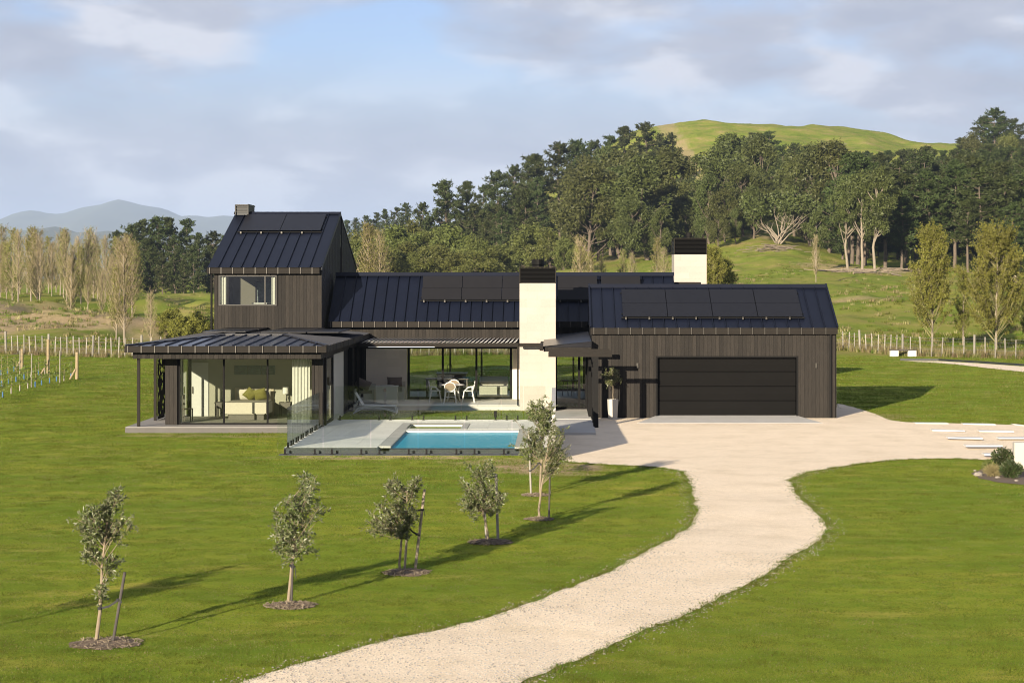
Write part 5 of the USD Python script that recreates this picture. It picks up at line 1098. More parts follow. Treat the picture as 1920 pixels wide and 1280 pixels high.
# ================================================================== fences and vines
fe = thing('paddock_fence', 'post and wire fence with pale battens between lawn and hill pasture', 'fence')
fpath = [GR(a, b) for a, b in ((-420, 659), (-40, 663), (12, 664), (243, 671), (640, 668), (1300, 662), (1580, 659), (1700, 667), (1850, 671), (1990, 676), (2300, 690))]
seg = np.array(fpath); cum = np.concatenate([[0], np.cumsum(np.hypot(*np.diff(seg, axis=0).T))])
def fp(s): return np.array([np.interp(s, cum, seg[:, 0]), np.interp(s, cum, seg[:, 1])])
s, i = 0.0, 0; fposts = []
frng = random.Random(4)
while s < cum[-1]:
    p = fp(s); z = gz(*p); big = i % 7 == 3; h = (1.45 if big else 1.28) + frng.uniform(-.06, .06); r = .075 if big else .034; lx2, ly2 = frng.uniform(-.07, .07), frng.uniform(-.05, .05)
    part(fe, 'post', MB().tube([(*p, z - .2), (p[0] + lx2, p[1] + ly2, z + h)], r, 8) if big else MB().bar((*p, z - .2), (p[0] + lx2, p[1] + ly2, z + h), r * 2, r * 1.5), 'post_pale')
    fposts.append((*p, z)); s += .58 if p[0] < 0 else .76; i += 1
wr_ = MB()
fq = np.array(fposts)[::3]
for h in (.25, .5, .75, 1.0, 1.2): wr_.tube(fq + [0, -.06, h], .007, 3, cap=False)
part(fe, 'wire', wr_, 'wire', kind='stuff')
def vpost(label, px, py, top, r, m, brace=False):
    x, d = GR(px, py); z = gz(x, d); t = thing('vineyard_post', label, 'post')
    part(t, 'post', MB().tube([(x, d, z - .1), (x + .01, d, PZ(top, d))], [r, r * .96], 12), m, smooth=35)
    if brace: part(t, 'brace', MB().tube([(x - .34, d - .12, z - .03), (x - .05, d - .08, z + .52)], .05, 8), 'post_wood', smooth=True)
    return x, d
for a in (('thick wooden end post of the nearest vine row', 144, 711, 660, .085, 'post_wood', True), ('thick wooden end post of the middle vine row', 90, 700, 636, .085, 'post_wood', True), ('thick wooden end post of the back vine row', 41, 692, 654, .085, 'post_wood', True),
          ('slim steel post near the end of the nearest vine row', 112, 718, 657, .028, 'post_pale'), ('slim white steel post in the middle of the nearest vine row', 59, 727, 663, .030, 'post_pale'), ('slim steel post in the back vine row', 37, 704, 657, .026, 'post_pale')): vpost(*a)
def vine(px, py, seed, group, row):
    x, d = GR(px, py); rng = np.random.default_rng(seed); t = thing('young_vine', 'young staked grapevine in the %s vineyard row' % row, 'vine', group, (x, d, gz(x, d)))
    h = rng.uniform(.5, .95); part(t, 'stake', MB().tube([(0, 0, -.05), (.01, 0, h + .12)], .012, 5), 'post_wood')
    part(t, 'guard', MB().tube([(.0, 0, .0), (.0, 0, .26)], .032, 8), 'vine_guard' if rng.random() < .7 else 'post_pale')
    n = 18; zz_ = rng.uniform(.3, h, n); P = np.stack([rng.normal(0, .10, n), rng.normal(0, .08, n), zz_], -1); D = rng.normal(size=(n, 3)); D /= np.linalg.norm(D, axis=1, keepdims=True)
    part(t, 'foliage', MB().add(*leaves(P, D, 2, rng, .10, .08)), 'vine_leaf')
k = 0
for p, y in ((5, 745), (21, 738), (37, 733), (52, 728.5), (66, 725.5), (78, 722), (93, 718.5), (106, 715.5), (120, 714), (133, 709.5), (-14, 752), (-34, 760)): vine(p, y, 60 + k, 'young vines of the nearest row', 'nearest'); k += 1
for p, y in ((3, 724), (16, 720), (30, 716), (45, 711), (58, 707.5), (72, 703), (84, 701)): vine(p, y, 60 + k, 'young vines of the middle row', 'middle'); k += 1
for p, y in ((2, 703), (14, 700), (26, 696)): vine(p, y, 60 + k, 'young vines of the back row', 'back'); k += 1
for nm, (p0, y0), (p1, y1) in (('nearest', (144, 711), (-60, 769)), ('middle', (90, 700), (-40, 738)), ('back', (41, 692), (-30, 713))):
    xa, da = GR(p0, y0); xb, db = GR(p1, y1); w = MB()
    for h in (.55, .95, 1.25): w.tube([(xa, da, h), (xb, db, h)], .006, 3)
    solo('trellis_wire', w, 'wire', 'thin trellis wires along the %s vine row' % nm, 'wire')
    if nm != 'back':
        u = np.linspace(0, 1, 60)[:, None]; c = np.array([xa + .3, da]) * (1 - u) + np.array([xb, db]) * u

# ================================================================== trees behind
def leafy(mb, c, r, n, size, rng, flat=.75, droop=0.0, stretch=1.0, wide=1.0):
    d = rng.normal(size=(n, 3)); d /= np.linalg.norm(d, axis=1, keepdims=True); p = np.array(c) + d * (np.array([r, r, r * flat]) * (rng.uniform(0, 1, n) ** .45)[:, None])
    mb.add(*leaf_tris(p, size, rng, stretch, droop, wide))
def pine_proto(seed, H=20.0, R=4.2, lo=.25, label='', group='', leaf='pine_leaf', kind='pine_tree', narrow=1.0):
    rng = np.random.default_rng(seed); t = thing(kind, label, 'tree', group); tr, fo, br = MB(), MB(), MB()
    zs = np.linspace(0, H * .97, 8); px = np.cumsum(rng.normal(0, .16, 8)); py = np.cumsum(rng.normal(0, .16, 8)); px -= px[0]; py -= py[0]
    tr.tube(np.stack([px, py, zs - .4], -1), np.linspace(.36, .06, 8), 7)
    z = lo * H
    while z < H * .98:
        tt = (z - lo * H) / (H * (1 - lo)); L0 = R * narrow * (1 - tt ** 2.3) ** .75 * (.55 + .45 * min(1, tt / .25)) + .5
        for _ in range(rng.integers(4, 7)):
            if rng.random() < .12: continue
            a = rng.uniform(0, 2 * np.pi); L = L0 * rng.uniform(.4, 1.3); ux, uy = math.cos(a), math.sin(a); s = np.array([np.interp(z, zs, px), np.interp(z, zs, py), z]); e = s + np.array([ux * L, uy * L, L * rng.uniform(.05, .5)])
            br.tube([s, (s + e) / 2 - [0, 0, .1 * L], e], [.08, .05, .02], 3, cap=False)
            for f in np.arange(.38, 1.05, .20):
                c = s + (e - s) * f; leafy(fo, c + rng.normal(0, .22, 3), rng.uniform(.4, .85) * (.7 + .3 * L0 / R), 17, .62, rng, .75, -.3, 1.1, .52)
        z += rng.uniform(.6, 1.05)
    leafy(fo, (px[-1], py[-1], H * .97), .6, 30, .6, rng, 1.4, -.5, 1.2, .4)
    part(t, 'trunk', tr, 'bark_pine', smooth=True); part(t, 'branches', br, 'bark_pine'); part(t, 'crown', fo, leaf)
    return t
def gum_proto(seed, H=16.0, R=5.0, lo=.15, leaf='gum_leaf', kind='gum_tree', label='', group='', limbs=10, bark='bark_pale', size=.46, puff=1.5, n=105):
    rng = np.random.default_rng(seed); t = thing(kind, label, 'tree', group); tr, fo = MB(), MB()
    zs = np.linspace(-.4, H * .85, 7); px = np.cumsum(rng.normal(0, .25, 7)); py = np.cumsum(rng.normal(0, .25, 7)); px -= px[0]; py -= py[0]
    tr.tube(np.stack([px, py, zs], -1), np.linspace(.34, .07, 7), 7)
    for k in range(limbs * 3):
        z0 = rng.uniform(lo * .6, .8) * H; a = rng.uniform(0, 2 * np.pi); s = np.array([np.interp(z0, zs, px), np.interp(z0, zs, py), z0])
        tz = min(H, z0 + rng.uniform(.08, .36) * H); tt = (tz / H - lo) / (1 - lo); rad = R * math.sqrt(max(.05, 1 - (2 * tt - .95) ** 2)) * rng.uniform(.35, 1.0)
        e = np.array([math.cos(a) * rad, math.sin(a) * rad, max(lo * H, tz)]) + s * [1, 1, 0]
        tr.tube([s, s * .5 + e * .5 + [0, 0, -.3], e], [.13, .08, .025], 4, cap=False)
        for q in range(3):
            c = e + rng.normal(0, .75, 3) * (R / 5); leafy(fo, c, rng.uniform(.5, 1.1) * puff * R / 5, n, size, rng, 1.1, .6, 1.3, .55)
    leafy(fo, (px[-1], py[-1], H * .93), puff * R / 5, n * 2, size, rng, 1.0, .4)
    part(t, 'trunk', tr, bark, smooth=True); part(t, 'crown', fo, leaf)
    return t
def poplar_proto(seed, H=9.0, R=1.4, leaf='poplar_leaf', n_leaf=1700, kind='bare_poplar', label='', group='', lo=.12, twigs=90, bark='bark_pale', size=.14, bias=1.0, ang=.55, tw='twig_tan'):
    rng = np.random.default_rng(seed); t = thing(kind, label, 'tree', group); tr, br, fo = MB(), MB(), MB()
    tr.tube([(0, 0, -.3), (rng.normal(0, .05), 0, H * .35), (rng.normal(0, .1), rng.normal(0, .1), H * .7), (0, 0, H)], [.012 * H, .009 * H, .005 * H, .0015 * H], 7)
    P = []
    for k in range(twigs):
        z0 = H * (lo + (1 - lo) * rng.uniform(0, .93)); a = rng.uniform(0, 2 * np.pi); tt = (z0 / H - lo) / (1 - lo)
        L = R * (1.25 - .95 * tt) * rng.uniform(.6, 1.25) * (.7 + .3 * min(1, tt / .15)); u = np.array([math.cos(a) * ang, math.sin(a) * ang, 1.0]); u /= np.linalg.norm(u); e = np.array([0, 0, z0]) + u * L * 1.7; m = np.array([0, 0, z0]) + u * L * .8 + np.array([math.cos(a), math.sin(a), 0]) * L * .12
        br.tube([(0, 0, z0), m, e], [.0035 * H, .0024 * H, .001 * H], 3, cap=False)
        for q in range(7):
            f = rng.uniform(.3, 1); c = m + (e - m) * (f * 2 - 1) if f > .5 else np.array([0, 0, z0]) + (m - np.array([0, 0, z0])) * f * 2
            d = u + rng.normal(0, .45, 3); d /= np.linalg.norm(d); l = rng.uniform(.25, .7) * R * .6
            br.tube([c, c + d * l], [.0014 * H, .0006 * H], 3, cap=False); P += [c + d * l * w for w in (.4, .7, 1.0)]
    P = np.array(P); pick = P[rng.integers(0, len(P), n_leaf)]; keep = rng.random(n_leaf) < np.clip(1.15 - pick[:, 2] / H * bias, .05, 1)
    fo.add(*leaf_tris(pick[keep] + rng.normal(0, .08, (keep.sum(), 3)), size, rng))
    part(t, 'trunk', tr, bark, smooth=True); part(t, 'branches', br, tw); part(t, 'crown', fo, leaf)
    return t
MARKS = [(-40, 'at the left picture edge'), (60, 'above the nearest vineyard posts'), (120, 'left of the pine clump'), (190, 'left of the pine clump end'), (250, 'above the left wing roof end'), (310, 'midway between wing corner and tower'), (360, 'close by the left side of the tower'), (420, 'touching the tower roof line'), (660, 'just right of the tower gable'), (700, 'above the left main roof end'), (745, 'a little right of the tower'), (790, 'above the first main-roof solar panel'), (835, 'above the second main-roof solar panel'), (880, 'above the main roof middle'), (930, 'above the third main-roof solar panel'), (975, 'just left of the stone chimney'), (1010, 'right above the stone chimney'), (1055, 'just right of the stone chimney'), (1100, 'above the left garage ridge corner'), (1150, 'above the left garage solar panel'), (1200, 'left of the rear chimney'), (1250, 'close left of the rear chimney'), (1295, 'right above the rear chimney'), (1340, 'close right of the rear chimney'), (1390, 'above the garage roof middle'), (1440, 'left of the dead-limbed gum'), (1490, 'right of the dead-limbed gum'), (1540, 'above the right garage ridge corner'), (1590, 'above the pale-trunked gums, left'), (1640, 'above the pale-trunked gums, right'), (1690, 'left of the bushy fence poplar'), (1745, 'above the bushy fence poplar'), (1800, 'above the thin middle poplar'), (1850, 'left of the forked fence poplar'), (1895, 'above the hay bale'), (1990, 'at the right picture edge')]
def where(px): return min(MARKS, key=lambda m: abs(m[0] - px))[1]
class Grove:
    def __init__(s, protos, heights): s.p, s.h, s.used, s.k = protos, heights, [False] * len(protos), 0
    def put(s, x, y, h, label, group=None, wide=1.0, which=None, rng=random.Random(3)):
        k = s.k % len(s.p) if which is None else which; s.k += 1
        f = h / s.h[k]; loc = (x, y, gz(x, y) - .05); sc = (f * wide, f * wide, f); rz = rng.uniform(0, 360)
        if not s.used[k]:
            s.used[k] = True; move(s.p[k], loc, rz, sc); tag(stage.GetPrimAtPath(s.p[k]), label, None, group); return s.p[k]
        return copy(s.p[k], label, loc, rz, sc, group)
    def px(s, px, d, top, label, group=None, wide=1.0, which=None):
        label = label + ', ' + where(px) if group else label; d = d * K; x = PX(px, d); z = gz(x, d); return s.put(x, d, max(2.0, PZ(top, d) - z), label, group, wide, which)
pines = Grove([pine_proto(100 + k, label='dark pine', R=(4.6, 4.0, 5.2, 4.2, 4.8)[k], lo=(.10, .16, .08, .18, .12)[k]) for k in range(5)], [20.0] * 5)
stems = Grove([pine_proto(120 + k, label='tall pine with bare lower trunk', R=4.3, lo=(.30, .36, .26)[k]) for k in range(3)], [20.0] * 3)
gums = Grove([gum_proto(140 + k, label='gum tree', bark='bark_pine', R=(5.0, 4.4, 5.6, 4.2)[k], lo=(.06, .12, .05, .1)[k]) for k in range(4)], [16.0] * 4)
tgums = Grove([gum_proto(150 + k, H=18, R=4.2, lo=.42, label='tall gum', limbs=8) for k in range(3)], [18.0] * 3)
light = Grove([gum_proto(160 + k, H=10, R=4.2, lo=.05, leaf='bright_leaf', kind='leafy_tree', label='light green tree', limbs=10, size=.40, puff=1.35, n=84, bark='bark_pine') for k in range(3)], [10.0] * 3)
pops = Grove([poplar_proto(170 + k, label='poplar', R=(1.25, 1.5, 1.35, 1.15)[k], n_leaf=(1900, 3200, 1300, 4800)[k], bias=(.9, .8, 1.0, .6)[k], twigs=130, size=.12) for k in range(4)], [9.0] * 4)
rng_ = random.Random(12)
# skyline of pines along the ridge behind the house, in the order they stand in the photograph
ridge_pines = [(652, 292, 412, .9), (668, 285, 408, .8), (688, 270, 404, .9), (705, 272, 398, .8), (722, 262, 392, .8), (742, 262, 388, .85), (760, 256, 380, .9), (790, 190, 380, .8), (833, 175, 338, 1.0), (876, 180, 340, .8), (904, 196, 346, .8), (933, 188, 320, 1.0), (962, 205, 310, .75), (988, 215, 292, .9), (1006, 196, 290, 1.05), (1050, 190, 266, 1.05), (1083, 205, 262, 1.0), (1110, 222, 264, .9), (1140, 235, 254, .9), (1170, 232, 238, 1.0), (1208, 226, 230, 1.05), (1236, 240, 250, .8), (1256, 232, 250, .7), (1283, 222, 292, .8), (1300, 206, 330, .7)]
for k, (p, d, t, w) in enumerate(ridge_pines): pines.px(p, d, t, 'ridge skyline pine', 'skyline pines of the ridge', w)
for k in range(52):
    p = rng_.uniform(660, 1300); sky = np.interp(p, [q[0] for q in ridge_pines], [q[2] for q in ridge_pines]); base = np.interp(p, [660, 900, 1060, 1300], [505, 485, 470, 440])
    d = rng_.uniform(145, 215) if p > 800 else rng_.uniform(190, 260); top = sky + (base - sky) * rng_.uniform(.18, .62)
    g = rng_.random()
    if p > 1090 and g < .62: gums.px(p, d * .92, top, 'olive-green gum below the ridge pines', 'gums below the ridge pines', 1.15)
    else: pines.px(p, d, top, 'dark pine on the wooded slope', 'pines of the wooded slope', .9)
for p, d, t, w in ((1165, 150, 330, 1.3), (1215, 145, 312, 1.4), (1255, 152, 345, 1.2), (1120, 150, 372, 1.1), (1190, 140, 380, 1.2), (1240, 138, 400, 1.1), (1283, 150, 390, 1.0), (1145, 160, 300, 1.0)): gums.px(p, d, t, 'big spreading gum of the ridge end', 'big gums at the end of the ridge', w)
for p, d, t, w, lb in ((700, 135, 440, 1.3, 0), (740, 128, 428, 1.35, 0), (778, 132, 418, 1.1, 0), (812, 128, 440, 1.1, 0), (848, 122, 430, 1.1, 0), (885, 118, 446, 1.15, 0), (868, 125, 470, 1.0, 0), (668, 118, 455, 1.1, 0), (725, 112, 468, 1.2, 0), (905, 128, 462, 1, 0), (990, 138, 426, 1.25, 1), (1032, 136, 432, 1.2, 1), (1010, 140, 445, 1.1, 1), (1060, 134, 450, 1.0, 1), (968, 140, 452, 1.0, 1)):
    light.px(p, d, t, ('light green rounded tree', 'light green slope tree')[lb], ('light trees behind the main roof', 'light trees above the chimney')[lb], w)
# right-hand wood
for p, d, t, w in ((1345, 150, 290, 1.2), (1372, 160, 268, 1.2), (1402, 168, 256, 1.2), (1428, 160, 266, 1.1), (1395, 142, 320, 1.2), (1330, 140, 340, 1.0), (1360, 138, 355, 1.1), (1490, 150, 300, 1.1), (1520, 140, 290, 1.1), (1555, 138, 285, 1.2), (1345, 134, 400, 1.0), (1380, 136, 395, .9)): gums.px(p, d, t, 'olive-green gum of the right grove', 'gums of the right-hand grove', w)
for p, d, t in ((1415, 215, 250), (1445, 220, 246), (1432, 205, 252)): pines.px(p, d, t, 'round dark pine rising over the gums', 'dark pines above the gum grove', 1.2)
for k in range(22):
    p = 1465 + k * 22 + rng_.uniform(-8, 8); sk = np.interp(p, [1465, 1520, 1620, 1700, 1800, 1930], [258, 270, 280, 274, 268, 272]); pines.px(p, rng_.uniform(180, 215), sk + rng_.uniform(0, 14), 'back row pine', 'back row pines of the right-hand wood', 1.15)
for k in range(40):
    p = 1500 + k * 11.5 + rng_.uniform(-8, 8); stems.px(p, rng_.uniform(124, 165), rng_.uniform(285, 345) + (25 if p < 1560 else 0), 'dark pine in mid wood', 'pines of the right-hand wood', 1.1)
for p, d, t in ((1590, 119, 330), (1660, 121, 315), (1700, 122, 330), (1742, 120, 320), (1790, 121, 312), (1835, 119, 318), (1880, 120, 330), (1925, 121, 318), (1690, 116, 360), (1815, 115, 370), (1900, 114, 380)): stems.px(p, d, t, 'front bare-trunked pine', 'front pines of the right-hand wood', 1.15)
for p, d, t, lb in ((1531, 113, 400, 'slender gum standing apart on the pasture before the wood'), (1590, 115, 345, 'pale-trunked gum at the left of the wood edge'), (1617, 113, 335, 'tall pale-trunked gum leaning at the wood edge'), (1641, 112, 330, 'pale-trunked gum with forked stem at the wood edge')): tgums.px(p, d, t, lb, None, .95)
for p, d, t in ((1862, 230, 204), (1845, 232, 222), (1880, 235, 218), (1905, 238, 222), (1930, 236, 226), (1895, 225, 245), (1800, 240, 258)): pines.px(p, d, t, 'dark pine of the high clump', 'pines of the high clump on the right', 1.1)
light.px(1895, 205, 262, 'bright green tree below the high clump of pines', None, .8); gums.px(1822, 210, 258, 'brownish tree at the left foot of the high clump', None, .9)
for k in range(26):
    p = 1560 + k * 15 + rng_.uniform(-7, 7); pines.px(p, rng_.uniform(126, 150), rng_.uniform(335, 410), 'low dark pine', 'low pines inside the right-hand wood', 1.1)
for k in range(20):
    p = 1320 + k * 12 + rng_.uniform(-6, 6)
    if not 1425 < p < 1500: gums.px(p, rng_.uniform(137, 150), rng_.uniform(350, 420), 'low leafy gum in the lower grove', 'low gums of the right-hand grove', 1.2)
for p, d, t in ((680, 122, 470), (706, 120, 462), (735, 118, 470), (765, 120, 458), (795, 118, 470), (825, 117, 466), (850, 114, 476), (895, 113, 474), (920, 118, 470), (940, 130, 462)): light.px(p, d, t, 'low light green bush tree', 'low bushy trees behind the main roof', 1.5)
for p, d, t in ((1130, 160, 405), (1160, 158, 405), (1190, 156, 400), (1220, 156, 395), (1250, 158, 390), (1275, 158, 385), (1300, 158, 380), (1230, 150, 380), (1110, 165, 395), (1090, 172, 390), (1290, 162, 360)): gums.px(p, d, t, 'low gum skirting the ridge end', 'low gums at the end of the ridge', 1.25)
# dead-limbed gum
dg = thing('dead_limbed_gum', 'gum with bare white limbs fanning out at the edge of the grove', 'tree', None); dr_ = np.random.default_rng(77); xg, yg = PX(1460, 134 * K), 134.0 * K; move(dg, (xg, yg, gz(xg, yg)))
dm, df = MB(), MB()
for k in range(17):
    a = dr_.uniform(-.95, .75); L = dr_.uniform(5, 8.5); u = np.array([math.sin(a), dr_.normal(0, .25), math.cos(a) * .9]); s = np.array([dr_.normal(0, .35), 0, dr_.uniform(-.3, 1.2)]); pts = [s, s + u * L * .35 + [0, 0, .2], s + u * L * .7 + dr_.normal(0, .3, 3), s + u * L + [0, 0, .9]]
    dm.tube(pts, [.15, .10, .06, .02], 6)
    for q in range(4): c = s + u * L * dr_.uniform(.4, .95); w = u + dr_.normal(0, .5, 3); dm.tube([c, c + w / np.linalg.norm(w) * L * .3], [.06, .02], 4, cap=False)
    if L > 5.5: 
        for q in range(4): leafy(df, pts[-1] + dr_.normal(0, 1.0, 3) + [0, 0, .9], 1.3, 70, .46, dr_, .8, .4)
part(dg, 'trunk', dm, 'bark_pale', smooth=True); part(dg, 'crown', df, 'gum_leaf')
# pine clump and poplars on the left
for p, d, t, w in ((226, 168, 432, .9), (246, 162, 420, 1.0), (268, 165, 412, 1.0), (292, 158, 406, 1.05), (318, 166, 408, 1.0), (346, 160, 410, 1.05), (372, 158, 436, .9), (398, 162, 434, .95), (240, 150, 452, .9), (282, 148, 446, 1.0), (330, 148, 448, 1.0), (362, 146, 460, .9), (396, 148, 462, .9), (420, 160, 440, .9), (305, 144, 474, .9), (255, 146, 480, .9), (345, 142, 486, .9)): pines.px(p, d, t, 'dark clump pine', 'pines of the clump left of the tower', w)
for k in range(36):
    p = -36 + k * 8.2 + rng_.uniform(-5, 5); d = rng_.uniform(76, 108); pops.px(p, d, rng_.uniform(424, 462) + (14 if p > 180 else 0), 'tan half-bare poplar', 'half-bare poplars on the left hillock', .95)
for p, d, t, lb in ((133, 66, 480, 'slender half-bare poplar in front of the left row'), (165, 62, 500, 'yellowing poplar low on the left hillock'), (191, 70, 505, 'grey-brown bare young poplar left of the pine clump'), (218, 54, 500, 'thin poplar with white trunk behind the fence'), (233, 52, 446, 'tallest yellowing poplar just left of the wing roof'), (248, 62, 452, 'tall bare poplar behind the yellowing one'), (282, 52, 542, 'small yellow poplar nearest the wing roof'), (12, 84, 455, 'leafy poplar at the left edge of the picture')):
    pops.px(p, d, t, lb, None, .9)
yb_ = Grove([gum_proto(180, H=4, R=3.4, lo=.02, leaf='spring_leaf', kind='round_bush', label='bush', limbs=9, size=.26, puff=1.1, n=120, bark='bark_pine')], [4.0])
for p, d, t, lb in ((355, 56, 604, 'round yellow-green bush left of the tower'), (385, 58, 598, 'yellow-green bush against the tower corner'), (330, 60, 612, 'low scrubby bush behind the wing roof')): yb_.px(p, d, t, lb, None, 1.0)
# yellow-green poplars behind the fence on the right
spring = Grove([poplar_proto(190 + k, H=8.5, R=(1.9, 1.2, 2.2)[k], leaf='spring_leaf', n_leaf=(26000, 9000, 32000)[k], kind='spring_poplar', label='poplar', lo=.06, twigs=(150, 90, 180)[k], size=.115, bias=(.42, .6, .45)[k], ang=(.62, .5, .8)[k], tw='twig_green') for k in range(3)], [8.5] * 3)
spring.px(1748, 49, 438, 'bushy yellow-green poplar behind the fence, left of three', None, .9, 0)
spring.px(1806, 50, 500, 'thin half-bare poplar between the two bushy ones', None, 1.0, 1)
spring.px(1868, 48, 440, 'largest yellow-green poplar with forked white stem behind the fence', None, .95, 2)
spring.px(1926, 52, 540, 'poplar cut by the right edge of the picture', None, 1.0, 1)
for p, d, t, w in ((1335, 62, 470, 1.1), (1358, 64, 490, 1.0)): spring.px(p, d, t, 'green poplar behind the garage ridge', 'poplars behind the garage ridge', w, 0)
for k in range(9):
    p = (1088, 1108, 1128, 1168, 1185, 1232, 1245, 690, 712)[k]; d = rng_.uniform(84, 112) if k < 7 else 108; pops.px(p, d, (440, 468, 478, 462, 470, 440, 460, 412, 428)[k] + 6, 'half-bare yellow poplar', 'yellow poplars behind the main roof', 1.1, 3 if k % 2 else 1)
pops.px(1530, 96, 440, 'bare pale poplar sapling on the pasture behind the garage roof', None, .8, 0)

# logs, hay bale, debris
def log(label, p0, y0d, p1, y1d, r, n=1):
    y0d, y1d = y0d * K, y1d * K; a, b = (PX(p0, y0d), y0d), (PX(p1, y1d), y1d); solo('fallen_log', MB().tube([(*a, gz(*a) + r), (*b, gz(*b) + r)], [r, r * .6], 7), 'dead_wood', label, 'log', smooth=True)
log('long pale fallen branch at the left foot of the wood', 1528, 108, 1580, 112, .16); log('fallen log lying below the pale-trunked gums', 1600, 109, 1662, 111, .2); log('short fallen log right of the gums', 1672, 110, 1690, 109, .14); log('fallen branch at the far right under the pines', 1905, 109, 1940, 110, .14)
dbr = np.random.default_rng(88)
for lb, p, d, w, n in (('heap of dead branches at the foot of the dead-limbed gum', 1455, 131, 6.5, 90), ('strip of dead branches along the left edge of the wood', 1590, 111, 7.5, 110), ('dead branches under the front pines', 1690, 113, 6, 70)):
    d = d * K; x = PX(p, d); mb = MB()
    for _ in range(n):
        a = (x + dbr.normal(0, w * .4), d + dbr.normal(0, 2.4)); th = dbr.uniform(-.5, .5); l = dbr.uniform(.4, 1.6); z = gz(*a) + dbr.uniform(.05, .45); mb.tube([(a[0] - l * math.cos(th), a[1] - l * math.sin(th), z), (a[0] + l * math.cos(th), a[1] + l * math.sin(th), z + dbr.normal(0, .2))], [.07, .03], 4, cap=False)
    solo('brushwood', mb, 'dead_wood', lb, 'brushwood', kind='stuff')
hx, hd = PX(1898, 106 * K), 106.0 * K
solo('hay_bale', MB().tube([(hx - .6, hd, gz(hx, hd) + .62), (hx + .6, hd - .2, gz(hx, hd) + .62)], .68, 20), 'hay', 'round hay bale under the pines at the right', 'hay bale', smooth=40)
bd_ = MB(); xq, yq = PX(290, 60 * K), 60.0 * K; zq = PZ(281, 60 * K)
bd_.add([(xq, yq, zq), (xq - .13, yq + .02, zq + .03), (xq - .12, yq + .08, zq + .02), (xq + .13, yq - .02, zq - .01), (xq + .1, yq + .06, zq), (xq, yq - .14, zq - .01), (xq, yq + .16, zq)], [[0, 1, 2], [0, 4, 3], [5, 0, 6], [5, 6, 0]])
solo('bird', bd_, 'edging', 'tiny dark bird flying in the left sky', 'bird')

# ================================================================== grass
def tuft(path, m, n, h, r, wide, seed):
    rng = np.random.default_rng(seed); mb = MB()
    a = rng.uniform(0, 2 * np.pi, n); q = np.sqrt(rng.uniform(0, 1, n)) * r; x, y = q * np.cos(a), q * np.sin(a); b = rng.uniform(0, 2 * np.pi, n); hh = h * rng.uniform(.5, 1.2, n); lean = hh * rng.uniform(.2, .9, n)
    P = np.stack([x, y, 0 * x - .01], -1); S = np.stack([-np.sin(b), np.cos(b), 0 * b], -1) * wide; T = P + np.stack([np.cos(b) * lean, np.sin(b) * lean, hh], -1); Mi = P + np.stack([np.cos(b) * lean * .35, np.sin(b) * lean * .35, hh * .6], -1)
    v = np.stack([P - S, P + S, Mi + S * .8, Mi - S * .8, T], 1).reshape(-1, 3); o = np.arange(n)[:, None] * 5
    usdkit.mesh(stage, path, (v, np.vstack([o + [0, 1, 2], o + [0, 2, 3], o + [3, 2, 4]])), M[m])
def scatter(name, label, protos, P, sc, seed):
    rng = np.random.default_rng(seed); p = free('/World/' + name); pi = UsdGeom.PointInstancer.Define(stage, p); paths = []
    for k, a in enumerate(protos): q = p + '/tuft_%03d' % k; tuft(q, *a, seed * 10 + k); paths.append(q)
    pi.CreatePrototypesRel().SetTargets(paths); n = len(P)
    pi.CreatePositionsAttr(Vt.Vec3fArray.FromNumpy(P.astype(np.float32))); pi.CreateProtoIndicesAttr(Vt.IntArray.FromNumpy(rng.integers(0, len(protos), n).astype(np.int32)))
    th = rng.uniform(0, np.pi, n); pi.CreateOrientationsAttr(Vt.QuathArray([Gf.Quath(float(math.cos(t)), 0, 0, float(math.sin(t))) for t in th]))
    s = sc * rng.uniform(.7, 1.3, n); pi.CreateScalesAttr(Vt.Vec3fArray.FromNumpy(np.stack([s, s, s], -1).astype(np.float32)))
    tag(pi.GetPrim(), label, 'grass', kind='stuff')
blocked = shapely.union_all([drive.buffer(-.02), path, sb.buffer(-.05), sg.box(-8.3, 20.1 * K, -.4, 24.32 * K), sg.box(-14.5, 22.74 * K, -7.6, 33 * K), sg.box(-8.4, 26.45 * K, -1, 33 * K), sg.box(-1.5, 24 * K, 10.3, 27.1 * K)])
shapely.prepare(blocked)
def field(n, y0, y1, seed, pad=1.3):
    rng = np.random.default_rng(seed); y = y0 * (y1 / y0) ** rng.uniform(0, 1, n); xl, xr = -1045 * y / F - pad, 875 * y / F + pad; x = xl + (xr - xl) * rng.uniform(0, 1, n)
    ok = ~shapely.contains_xy(blocked, x, y); dens = meshkit.fbm(np.stack([x * .9, y * .9, 0 * x], -1), 3, seed); ok &= rng.uniform(0, 1, n) < .45 + dens * .9
    x, y = x[ok], y[ok]; return np.stack([x, y, ground(x, y)], -1)
P = field(64000, 8.3 * K, 45.0 * K, 5)
scatter('lawn_grass', 'short mown grass blades of the lawn', [('grass_blade', 40, .027, .16, .006), ('grass_blade', 30, .034, .18, .006), ('grass_blade', 44, .023, .17, .0055), ('dry_grass', 12, .024, .16, .005)], P, np.clip(P[:, 1] / 40, .9, 2.4), 5)
